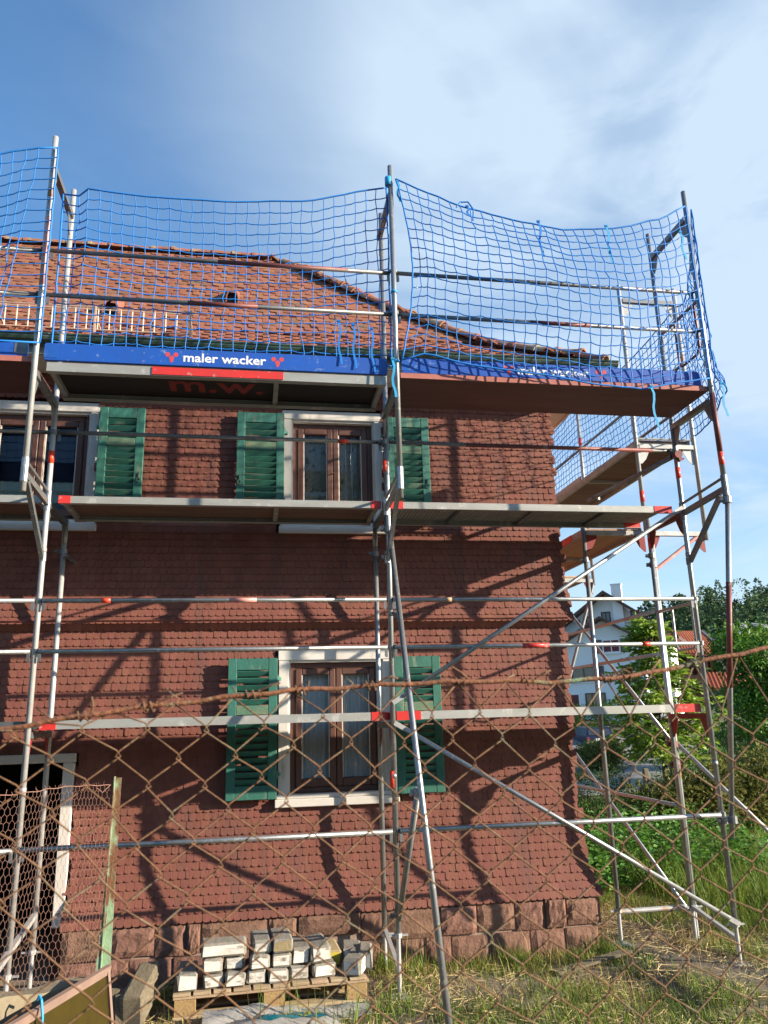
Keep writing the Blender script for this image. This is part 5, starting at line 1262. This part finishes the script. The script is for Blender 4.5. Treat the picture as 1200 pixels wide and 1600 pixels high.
def shrub(name, label, cat, blobs, n, size, m, seed, base=None, bark=M_BARK, aspect=.5, stems=5, group=None, clump=6):
    rg = np.random.default_rng(seed); cx = np.mean([b[0] for b in blobs]); cy = np.mean([b[1] for b in blobs]); zb = gz(cx, cy) if base is None else base
    t = thing(name, label, cat, (cx, cy, zb), group); C, d = crown_pts(n // clump, blobs, rg)
    P = np.repeat(C, clump, 0) + rg.normal(0, size * .8, (len(C) * clump, 3)); Dd = np.repeat(d, clump, 0) + rg.normal(0, .8, (len(C) * clump, 3)); Dd[:, 2] += .15
    Vv, F = leaf_mesh(P, Dd, rg.uniform(.6, 1.15, len(P)) * size, rg, aspect); link('foliage', np_mesh('foliage', Vv, F, m), t)
    b = MB()
    for i in range(stems):
        q = C[rg.integers(len(C))]; b.tube([(cx + rg.normal(0, .08), cy + rg.normal(0, .08), zb - .05), ((cx + q[0]) / 2 + rg.normal(0, .05), (cy + q[1]) / 2, (zb * .5 + q[2] * .5)), tuple(q)], .03 * max(.4, size * 6), 6, r2=.006)
    b.build('stem', bark, t); return t
# nettle patch: one mass
rg = np.random.default_rng(31); V = []; F = []; ns = 420; o_ = 0
for i in range(ns):
    x = rg.uniform(5.45, 8.8); y = rg.uniform(2.7, 5.4); h = rg.uniform(.45, .80) * (1 if y > 3.1 else .7); z0 = gz(x, y); lx, ly = rg.normal(0, .06, 2); n = 16
    t = np.repeat(np.linspace(.25, 1, n // 2), 2); P = np.stack([x + lx * t, y + ly * t, z0 + h * t], 1); an = np.arange(n) * 1.57 + rg.uniform(0, 6) + (np.arange(n) % 2) * 1.57
    D = np.stack([np.cos(an), np.sin(an), rg.uniform(-.35, .25, n)], 1); vv, ff = leaf_mesh(P, D, rg.uniform(.07, .13, n) * (1.15 - .45 * t), rg, .6, .3); V.append(vv); F.append(ff + o_); o_ += len(vv)
o = link('nettles', np_mesh('nettles', np.concatenate(V), np.concatenate(F), M_NETTLE), kind='stuff'); tag(o, 'bed of bright green nettles beyond the house corner', 'nettles')
# young walnut
wt = thing('walnut_sapling', 'young walnut with light green drooping leaflets right of the house corner', 'tree', (10.95, 10.0, gz(10.95, 10)))
rg = np.random.default_rng(41); tb = MB(); zb = gz(10.95, 10); trunk = [(10.95, 10, zb - .05), (10.9, 10, 1.2), (10.97, 10.02, 2.0), (10.92, 9.98, 3.0), (10.85, 10, 4.1)]
smooth_sides(tb.tube(trunk, .055, 8, r2=.012).build('trunk', M_BARK, wt)); lm = MB(); V = []; F = []; o_ = 0
for i in range(210):
    t = rg.uniform(.12, 1); z = .95 + 3.55 * t; an = rg.uniform(0, 2 * math.pi); rr = (.16 + 1.22 * min(1, (1 - t) * 1.9) ** 1.1 * (.75 + .25 * min(1, t * 5))) * rg.uniform(.35, 1.0)
    base = np.array([10.95 + rg.normal(0, .02), 10.0, z - rr * .25]); tip = np.array([10.95 + math.cos(an) * rr, 10 + math.sin(an) * rr, z + rr * .15 + rg.normal(0, .08)])
    lm.tube([tuple(base), tuple((base + tip) / 2 + [0, 0, .06]), tuple(tip)], .012, 5, r2=.004)
    for j in range(rg.integers(3, 6)):                         # compound leaves along the outer half of the branch
        f = rg.uniform(.35, 1.0); p0 = base + (tip - base) * f + [0, 0, .05 * math.sin(f * 3)]; dd = np.array([math.cos(an + rg.normal(0, 1.0)), math.sin(an + rg.normal(0, 1.0)), rg.uniform(-.4, .5)]); dd /= np.linalg.norm(dd); L1 = rg.uniform(.20, .34); m = 7
        tt = np.array([.35, .35, .6, .6, .85, .85, 1.0]); P = p0 + dd * L1 * tt[:, None] + np.stack([np.zeros(m), np.zeros(m), -.10 * tt ** 2 * L1 / .3], 1)
        sd = np.cross(dd, [0, 0, 1.0]); sd /= np.linalg.norm(sd); sg = np.array([1, -1, 1, -1, 1, -1, 0])[:, None]; D = dd * .6 + sd * sg * .9 + rg.normal(0, .12, (m, 3)); D[:, 2] -= .25; D[6] = dd
        vv, ff = leaf_mesh(P, D, rg.uniform(.12, .20, m), rg, .46, .3); V.append(vv); F.append(ff + o_); o_ += len(vv)
lm.build('branches', M_BARK, wt); link('crown', np_mesh('crown', np.concatenate(V), np.concatenate(F), M_WALNUT), wt)
def tree(label, x, y, zt, rad, n, size, m, seed, low=.4, name='leafy_tree'):
    rg = np.random.default_rng(seed); zb = gz(x, y); t = thing(name, label, 'tree', (x, y, zb)); h = zt - zb; blobs = []
    for i in range(26):
        an = rg.uniform(0, 2 * math.pi); rr = rad * rg.uniform(.15, .8); zz = zb + h * rg.uniform(low, .88); s = rad * rg.uniform(.24, .42) * (1.15 - .4 * (zz - zb) / h); blobs.append((x + math.cos(an) * rr, y + math.sin(an) * rr, zz, s, s, s * .75))
    blobs.append((x, y, zt - rad * .3, rad * .35, rad * .35, rad * .3)); C, d = crown_pts(n // 6, blobs, rg, .5)
    P = np.repeat(C, 6, 0) + rg.normal(0, size * .9, (len(C) * 6, 3)); D = np.repeat(d, 6, 0) + rg.normal(0, .9, (len(C) * 6, 3)); vv, ff = leaf_mesh(P, D, rg.uniform(.7, 1.2, len(P)) * size, rg, .55)
    link('crown', np_mesh('crown', vv, ff, m), t); b = MB(); b.tube([(x, y, zb - .1), (x + .05, y, zb + h * .35), (x, y, zb + h * .8)], rad * .07, 8, r2=rad * .02)
    for bb in blobs[:9]: b.tube([(x, y, zb + h * .3), ((x + bb[0]) / 2, (y + bb[1]) / 2, zb + h * .45), bb[:3]], rad * .03, 6, r2=.01)
    smooth_sides(b.build('trunk', M_BARK, t)); return t
tree('broad bright-topped tree cut by the right edge of the photo', 17.95, 15.5, 5.05, 2.45, 18000, .17, M_TREEL, 51, .15)
tree('dark leafy tree behind the bright one at the right edge', 23.8, 20.5, 5.3, 2.6, 12000, .18, M_TREEL, 52, .2)
# shrubs
HX = [(9.3, 7.2, .9), (10.2, 7.3, 1.1), (11.2, 7.6, 1.25), (12.3, 7.8, 1.35), (13.5, 8.0, 1.3)]
LB = ['lowest brownish shrub of the rough hedge, beside the walnut', 'brownish seeding shrub second from the walnut in the rough hedge', 'brownish shrub in the middle of the rough hedge behind the raking pole', 'tall brownish shrub near the right edge of the rough hedge', 'brownish shrub at the far right end of the rough hedge']
for i, (x, y, h) in enumerate(HX):
    z = gz(x, y); shrub('hedge_shrub', LB[i], 'shrub', [(x, y, z + h * .45, .62, .5, h * .45), (x - .35, y, z + h * .7, .35, .3, h * .32), (x + .3, y - .1, z + h * .8, .4, .3, h * .36), (x, y - .3, z + h * .4, .5, .3, h * .4)], 4600, .095, M_HEDGE, 60 + i, group='shrubs of the rough hedge', stems=9, aspect=.6)
for i, (x, y, h, w, m, lb) in enumerate(((7.4, 6.4, .75, .7, M_DARKLEAF, 'low dark bush behind the nettles, close to the house corner'), (8.5, 6.9, .7, .7, M_DARKLEAF, 'low dark bush left of the walnut trunk'), (10.2, 12.2, .9, .9, M_DARKLEAF, 'dark bush by the near edge of the gravel road'), (12.3, 11.2, 1.3, 1.0, M_TREEL, 'green bush behind the rough hedge'), (14.6, 11.5, 1.5, 1.1, M_DARKLEAF, 'tall dark bush under the bright tree'),
        (15.8, 24.5, 1.0, .9, M_HEDGE, 'straggly bush beyond the gravel road, left of the parked car'), (21.5, 30.5, 1.2, 1.2, M_DARKLEAF, 'bush right of the parked car'), (17.8, 28.5, .9, .9, M_HEDGE, 'thin bush in front of the parked car'), (22.2, 44.5, 1.7, 1.5, M_DARKLEAF, 'dark clipped bush against the white house'), (24.4, 45.5, 1.6, 1.6, M_DARKLEAF, 'second dark clipped bush against the white house'), (26.8, 46, 1.5, 1.6, M_DARKLEAF, 'third dark clipped bush against the white house'), (20.4, 22.3, 1.5, 1.4, M_TREEL, 'leafy bush on the far side of the gravel road below the bright tree'), (23.4, 25.5, 1.8, 1.7, M_DARKLEAF, 'dark bush farther along the gravel road below the orange roof'), (8.3, 13.0, .5, .6, M_HEDGE, 'small weedy bush at the near verge of the gravel road'))):
    z = gz(x, y); shrub('bush', lb, 'bush', [(x, y, z + h * .45, w, w * .8, h * .5), (x + w * .5, y, z + h * .7, w * .5, w * .5, h * .35), (x - w * .5, y + .1, z + h * .6, w * .5, w * .5, h * .35)], 3000, .07 if y < 14 else .14, m, 80 + i, stems=6)
# stakes in the weeds
for x, y, h, lb in ((9.55, 8.2, 1.15, 'grey wooden stake in the weeds below the walnut'), (10.9, 8.6, .8, 'short grey stake right of the walnut trunk')):
    b = MB(); b.bbox(x - .05, x + .05, y - .05, y + .05, gz(x, y) - .05, gz(x, y) + h, .01); tag(b.build('wooden_stake', M_TIMBER), lb, 'stake')
# wooded hill
def hz(x, y): return gz(x, y) * 0 + 2 + min(75, max(0, y - 95)) * .255 * (1 / (1 + math.exp(-(x - 78) / 8))) * (1 + .006 * min(60, max(0, x - 85))) + 1.2 * math.sin(x * .08)
V = []; F = []; gx2 = [40 + 6 * i for i in range(34)]; gy2 = [92 + 8 * i for i in range(24)]
for y in gy2:
    for x in gx2: V.append((x, y, hz(x, y) if gy2[0] < y and gx2[0] < x < gx2[-1] else -1))
n = len(gx2)
for j in range(len(gy2) - 1):
    for i in range(n - 1): a = j * n + i; F.append((a, a + 1, a + n + 1, a + n))
link('wooded_hill', np_mesh('wooded_hill', V, F, M_FOREST, smooth=True), kind='structure')
rg = np.random.default_rng(71); V = []; F = []; o_ = 0
for i in range(520):
    y = rg.uniform(104, 182); x = rg.uniform(58, 190); 
    if x < 76 + (y - 105) * .30: continue
    h = rg.uniform(4.5, 8.5) * (1.45 if rg.random() < .14 else 1) * (1 + .004 * max(0, x - 95)) * (.75 + .25 * rg.random()); con = rg.random() < .45; z0 = hz(x, y); n = 300
    t = rg.random(n) ** (1.25 if con else .9); z = z0 + h * (.08 + .92 * t); R = (h * .24 * (1.02 - t) if con else h * .34 * np.sin(np.pi * np.clip(.12 + .86 * t, 0, 1)) ** .7) * (.55 + .45 * np.sqrt(rg.random(n))); an = rg.uniform(0, 2 * math.pi, n); R = R * (1 + .25 * np.sin(an * 3 + t * 14 + i))
    P = np.stack([x + np.cos(an) * R, y + np.sin(an) * R, z], 1); D = np.stack([np.cos(an), np.sin(an), rg.normal(.1, .5, n)], 1); vv, ff = leaf_mesh(P, D, rg.uniform(.5, .95, n), rg, .6); V.append(vv); F.append(ff + o_); o_ += len(vv)
o = link('forest', np_mesh('forest', np.concatenate(V), np.concatenate(F), M_FOREST), kind='stuff'); tag(o, 'dark mixed forest covering the hill at the right', 'forest')

# the trees across the street, behind the photographer: seen only in the window panes, and they shade the low sky
rg = np.random.default_rng(77); V = []; F = []; o_ = 0
for i in range(34):
    x = -42 + i * 1.9 + rg.normal(0, .6); y = -27 + rg.normal(0, 2.2); h = rg.uniform(6, 9.5); n = 420; t = rg.random(n) ** .9; z = .9 + h * (.03 + .97 * t)
    R = h * .26 * np.sin(np.pi * np.clip(.15 + .83 * t, 0, 1)) ** .6 * np.sqrt(rg.random(n)); an = rg.uniform(0, 2 * math.pi, n)
    P = np.stack([x + np.cos(an) * R, y + np.sin(an) * R, z], 1); D = np.stack([np.cos(an), np.sin(an), rg.normal(0, .5, n)], 1); vv, ff = leaf_mesh(P, D, rg.uniform(.7, 1.3, n), rg, .6); V.append(vv); F.append(ff + o_); o_ += len(vv)
o = link('treeline', np_mesh('treeline', np.concatenate(V), np.concatenate(F), M_DARKLEAF), kind='stuff'); tag(o, 'line of leafy trees across the street, mirrored darkly in the window panes', 'trees')

# ------------------------------------------------------------------ buildings behind
class Frame:                                                   # local s along the facade, d outwards towards the viewer, z up
    def __init__(s, ox, oy, ang): s.o = Vector((ox, oy, 0)); s.e = Vector((math.cos(ang), math.sin(ang), 0)); s.n = Vector((math.sin(ang), -math.cos(ang), 0))
    def p(s, a, d, z): return s.o + s.e * a + s.n * d + Vector((0, 0, z))
    def box(s, b, s0, s1, d0, d1, z0, z1):
        P = [s.p(a, d, z) for z in (z0, z1) for (a, d) in ((s0, d1), (s1, d1), (s1, d0), (s0, d0))]
        return b.add(P, [(3, 2, 1, 0), (4, 5, 6, 7), (0, 1, 5, 4), (1, 2, 6, 5), (2, 3, 7, 6), (3, 0, 4, 7)])
    def gable(s, b, s0, s1, d0, d1, z0, ze, sa, za):           # gable facing the viewer at d1, running back to d0
        f = [(s0, z0), (s1, z0), (s1, ze), (sa, za), (s0, ze)]; P = [s.p(a, d1, z) for a, z in f] + [s.p(a, d0, z) for a, z in f]
        return b.add(P, [(0, 1, 2, 3, 4), (9, 8, 7, 6, 5), (0, 5, 6, 1), (1, 6, 7, 2), (2, 7, 8, 3), (3, 8, 9, 4), (4, 9, 5, 0)])
    def slab(s, b, pa, pb, d0, d1, t):                         # roof slab between two (s, z) points
        (a0, z0), (a1, z1) = pa, pb; P = [s.p(a0, d1, z0), s.p(a1, d1, z1), s.p(a1, d0, z1), s.p(a0, d0, z0)]; Q = [v + Vector((0, 0, t)) for v in P]
        return b.add(P + Q, [(0, 1, 2, 3)[::-1], (4, 5, 6, 7), (0, 4, 5, 1)[::-1], (1, 5, 6, 2)[::-1], (2, 6, 7, 3)[::-1], (3, 7, 4, 0)[::-1]])
    def window(s, par, s0, s1, z0, z1, d, fm=M_HROOF, gm=M_HGLASS, mull=1, shut=None):
        b = MB(); t = .09
        for q in ((s0, s0 + t, z0, z1), (s1 - t, s1, z0, z1), (s0 + t, s1 - t, z0, z0 + t), (s0 + t, s1 - t, z1 - t, z1)): s.box(b, q[0], q[1], d - .1, d + .05, q[2], q[3])
        for k in range(mull): c = s0 + (s1 - s0) * (k + 1) / (mull + 1); s.box(b, c - .035, c + .035, d - .1, d + .045, z0 + t, z1 - t)
        w = b.build('window', fm, par); g = MB(); s.box(g, s0 + t, s1 - t, d - .1, d + .015, z0 + t, z1 - t); g.build('pane', gm, w)
        q = MB(); s.box(q, s0 - .1, s1 + .1, d, d + .12, z0 - .1, z0 - .01); q.build('sill', M_HWHITE, w)
        if shut:
            for a, c in ((s0 - shut, s0 - .03), (s1 + .03, s1 + shut)): q = MB(); s.box(q, a, c, d, d + .06, z0, z1); q.build('shutter', M_HGREY, w)
h1 = Frame(28.75, 50, -.62); wh = thing('white_gabled_house', 'large white rendered house with brown gables and a chimney across the road', 'house', (28.75, 50, 2.2))
b = MB(); h1.gable(b, -5.3, 4.3, -4.6, 0, 1.0, 7.9, 0, 11.3); h1.gable(b, -3.5, 2.6, -.5, 1.5, 1.0, 7.5, -.2, 9.2); b.build('wall', M_HWHITE, wh)
b = MB(); h1.slab(b, (-6.2, 7.05), (0, 11.28), -5.2, .9, .28); h1.slab(b, (0, 11.28), (5.1, 7.5), -5.2, .9, .28); h1.slab(b, (-4.1, 7.1), (-.2, 9.25), -.3, 2.2, .22); h1.slab(b, (-.2, 9.25), (3.2, 7.1), -.3, 2.2, .22); rf = b.build('roof', M_HROOF, wh)
b = MB(); h1.box(b, .55, 1.30, .002, .42, 8.2, 11.95); h1.box(b, .50, 1.35, -.04, .46, 11.96, 12.05); b.build('chimney', M_HWHITE, wh)
for k, zz in ((-1, 9.6), (1, 9.6)): q = MB(); h1.box(q, k * 2.2 - .1, k * 2.2 + .1, .01, .8, 9.3, 9.5); q.build('purlin_end', M_HWOOD, wh)
h1.window(wh, -.45, .25, 9.0, 10.0, .0); h1.window(wh, 1.75, 2.45, 8.75, 9.95, .0); h1.window(wh, -1.65, -1.05, 8.9, 9.75, .0)
h1.window(wh, -.3, 1.0, 6.75, 7.75, 1.5, M_HWHITE, M_HCURT, 1, .75); h1.window(wh, -2.75, -.95, 4.75, 5.85, 1.5, M_HROOF, M_HGLASS, 1, .6); h1.window(wh, 1.1, 1.7, 4.6, 5.8, 1.5, M_HWOOD, M_HWOOD, 0)
h1.window(wh, -3.2, -2.3, 2.8, 3.9, 1.5, M_HWHITE, M_HCURT, 0); h1.window(wh, -1.9, -.4, 2.8, 3.9, 1.5, M_HROOF, M_HGLASS, 2); h1.window(wh, 3.3, 3.9, 5.7, 6.1, .0); h1.window(wh, 2.9, 3.7, 7.4, 8.9, .0, M_HWOOD, M_HWOOD, 0)
h2 = Frame(43.6, 65, -.35); oh = thing('orange_roofed_house', 'house with an orange tiled roof and brown timber balcony behind the walnut', 'house', (43.6, 65, 2.5))
b = MB(); h2.box(b, -3.2, 2.6, -8, 0, 1.5, 8.2); b.build('wall', M_HWOOD, oh); b = MB(); h2.box(b, -1.9, 2.5, .01, 1.3, 4.4, 4.7); h2.box(b, -1.9, 2.5, 1.25, 1.35, 4.7, 5.7)
for k in range(6): h2.box(b, -1.9 + k * .85, -1.78 + k * .85, .02, 1.3, 5.7, 8.0)
b.build('balcony', M_HWOOD, oh)
b = MB(); P = [h2.p(-2.4, -3.4, 10.5), h2.p(2.4, -3.4, 10.2), h2.p(3.4, 1.9, 7.5), h2.p(-3.4, 1.9, 7.9)]; b.add(P + [v + Vector((0, 0, -.2)) for v in P], [(3, 2, 1, 0), (4, 5, 6, 7), (0, 4, 7, 3), (3, 7, 6, 2), (2, 6, 5, 1)]); P2 = [h2.p(2.4, -3.4, 10.2), h2.p(3.4, 1.9, 7.5), h2.p(3.4, -8.5, 7.5)]; b.add(P2, [(0, 1, 2)]); P2 = [h2.p(-2.4, -3.4, 10.5), h2.p(-3.4, -8.5, 7.9), h2.p(-3.4, 1.9, 7.9)]; b.add(P2, [(0, 1, 2)]); b.build('roof', M_HORANGE, oh)
for k in range(24):                                             # raised tile columns on the slope that faces the camera
    u = (k + .5) / 24; a = h2.p(-2.4 + 4.8 * u, -3.4, 10.52 - .3 * u); c = h2.p(-3.4 + 6.8 * u, 1.92, 7.94 - .4 * u); MB().bar(a, c, .13, .09).build('tile_row', M_HORANGE, oh)
b = MB(); b.bar(h2.p(2.4, -3.4, 10.25), h2.p(3.45, 1.95, 7.6), .3, .16); b.build('hip_trim', M_HGREY, oh); h2.window(oh, -1.2, -.2, 5.8, 7.0, .02); h2.window(oh, .8, 1.8, 2.6, 3.8, .02)
sh = thing('orange_roofed_shed', 'low outbuilding with an orange tiled roof beside the balcony house', 'outbuilding', (45.2, 60, 2.5)); h3 = Frame(45.0, 60, -.35)
b = MB(); h3.box(b, -1.8, 1.8, -3, 0, 2, 4.4); b.build('wall', M_HGREY, sh); b = MB(); P = [h3.p(-2.1, -1.6, 5.8), h3.p(1.8, -1.6, 5.8), h3.p(2.1, .4, 4.3), h3.p(-2.2, .4, 4.3)]; b.add(P + [v + Vector((0, 0, -.15)) for v in P], [(3, 2, 1, 0), (4, 5, 6, 7), (0, 4, 7, 3), (3, 7, 6, 2), (2, 6, 5, 1)]); b.build('roof', M_HORANGE, sh)
for k in range(12): u = (k + .5) / 12; MB().bar(h3.p(-2.1 + 3.9 * u, -1.6, 5.83), h3.p(-2.2 + 4.3 * u, .42, 4.33), .13, .08).build('tile_row', M_HORANGE, sh)
h4 = Frame(58.5, 80, -.2); gh = thing('slate_roofed_house', 'dark slate-roofed house half hidden behind the right-hand trees', 'house', (58.5, 80, 4)); b = MB(); h4.gable(b, -3.6, 4.4, -8, 0, 3.4, 7.6, .9, 11.0); b.build('wall', M_HGREY, gh)
b = MB(); h4.slab(b, (-4.2, 7.2), (.9, 11.1), -8.5, .6, .3); h4.slab(b, (.9, 11.1), (5.0, 7.4), -8.5, .6, .3); b.build('roof', M_HROOF, gh); h4.window(gh, .2, 1.4, 7.6, 8.8, .0)
# overhead cables with their roof mast
oc = thing('overhead_cables', 'thin overhead cables meeting at a small roof mast before the forest', 'cables', (60.5, 79, 11)); m0 = Vector((60.2, 79.5, 0))
b = MB(); b.tube([(m0.x, m0.y, 10.6), (m0.x, m0.y, 12.6)], .07, 6); b.bar((m0.x - .5, m0.y, 12.4), (m0.x + .5, m0.y, 12.4), .08, .08); b.build('mast', M_SILVER, oc)
for k in range(4):
    a = Vector((m0.x - .4 + .25 * k, m0.y, 12.45 + .0 * k)); e1 = Vector((46.6, 66.5, 8.0 + .42 * k)); e2 = Vector((85, 92, 14.0 + .5 * k))
    for q in (e1, e2):
        pts = [a + (q - a) * (i / 10) - Vector((0, 0, 1.1 * math.sin(math.pi * i / 10))) for i in range(11)]; MB().tube(pts, .032, 5).build('cable', M_SILVER, oc)
# parked car on the lane
car = thing('parked_car', 'dark blue estate car with silver roof rails parked on the lane below the white house', 'car', (21.9, 38.5, gz(21.9, 38.5)))
fc = Frame(21.95, 38.0, -.15); zc = gz(21.9, 38.5)
b = MB(); prof_c = [(0, .35), (0, .75), (-.12, .92), (-.35, 1.35), (-2.7, 1.38), (-3.0, .95), (-3.9, .85), (-3.95, .35)]
P = []; n = len(prof_c)
for s_, k in ((-.82, .9), (.82, .9)): P += [fc.p(s_ * (1 if z < 1 else .86), d, zc + z) for d, z in prof_c]
b.add(P, [tuple(range(n)), tuple(range(2 * n - 1, n - 1, -1))] + [(i, n + i, n + (i + 1) % n, (i + 1) % n) for i in range(n)]); b.build('body', M_VAN, car)
b = MB(); b.add([fc.p(-.68, -.125, zc + .96), fc.p(.68, -.125, zc + .96), fc.p(.60, -.325, zc + 1.30), fc.p(-.60, -.325, zc + 1.30)], [(0, 1, 2, 3)]); b.v = [tuple(Vector(v) + fc.n * .015) for v in b.v]; b.build('rear_window', M_HGLASS, car)
for s_ in (-.62, .62): q = MB(); fc.box(q, s_ - .02, s_ + .02, -2.6, -.4, zc + 1.40, zc + 1.44); q.build('roof_rail', M_SILVER, car)
q = MB(); fc.box(q, -.84, .84, -.1, .10, zc + .36, zc + .58); q.build('bumper', M_SILVER, car); q = MB(); fc.box(q, -.28, .28, .0, .012, zc + .66, zc + .78); q.build('number_plate', M_HWHITE, car)
for s_ in (-.72, .72): q = MB(); fc.box(q, s_ - .09, s_ + .09, -.02, .012, zc + .62, zc + .84); q.build('tail_light', M_DKRED, car)
for s_ in (-.80, .80):
    for d in (-.75, -3.2):
        w = MB(); w.tube([fc.p(s_ - .09, d, zc + .30), fc.p(s_ + .09, d, zc + .30)], .30, 16); o = w.build('wheel', M_RUBBER, car); r = MB(); r.tube([fc.p(s_ - .1, d, zc + .30), fc.p(s_ + .1, d, zc + .30)], .17, 12); r.build('rim', M_SILVER, o)
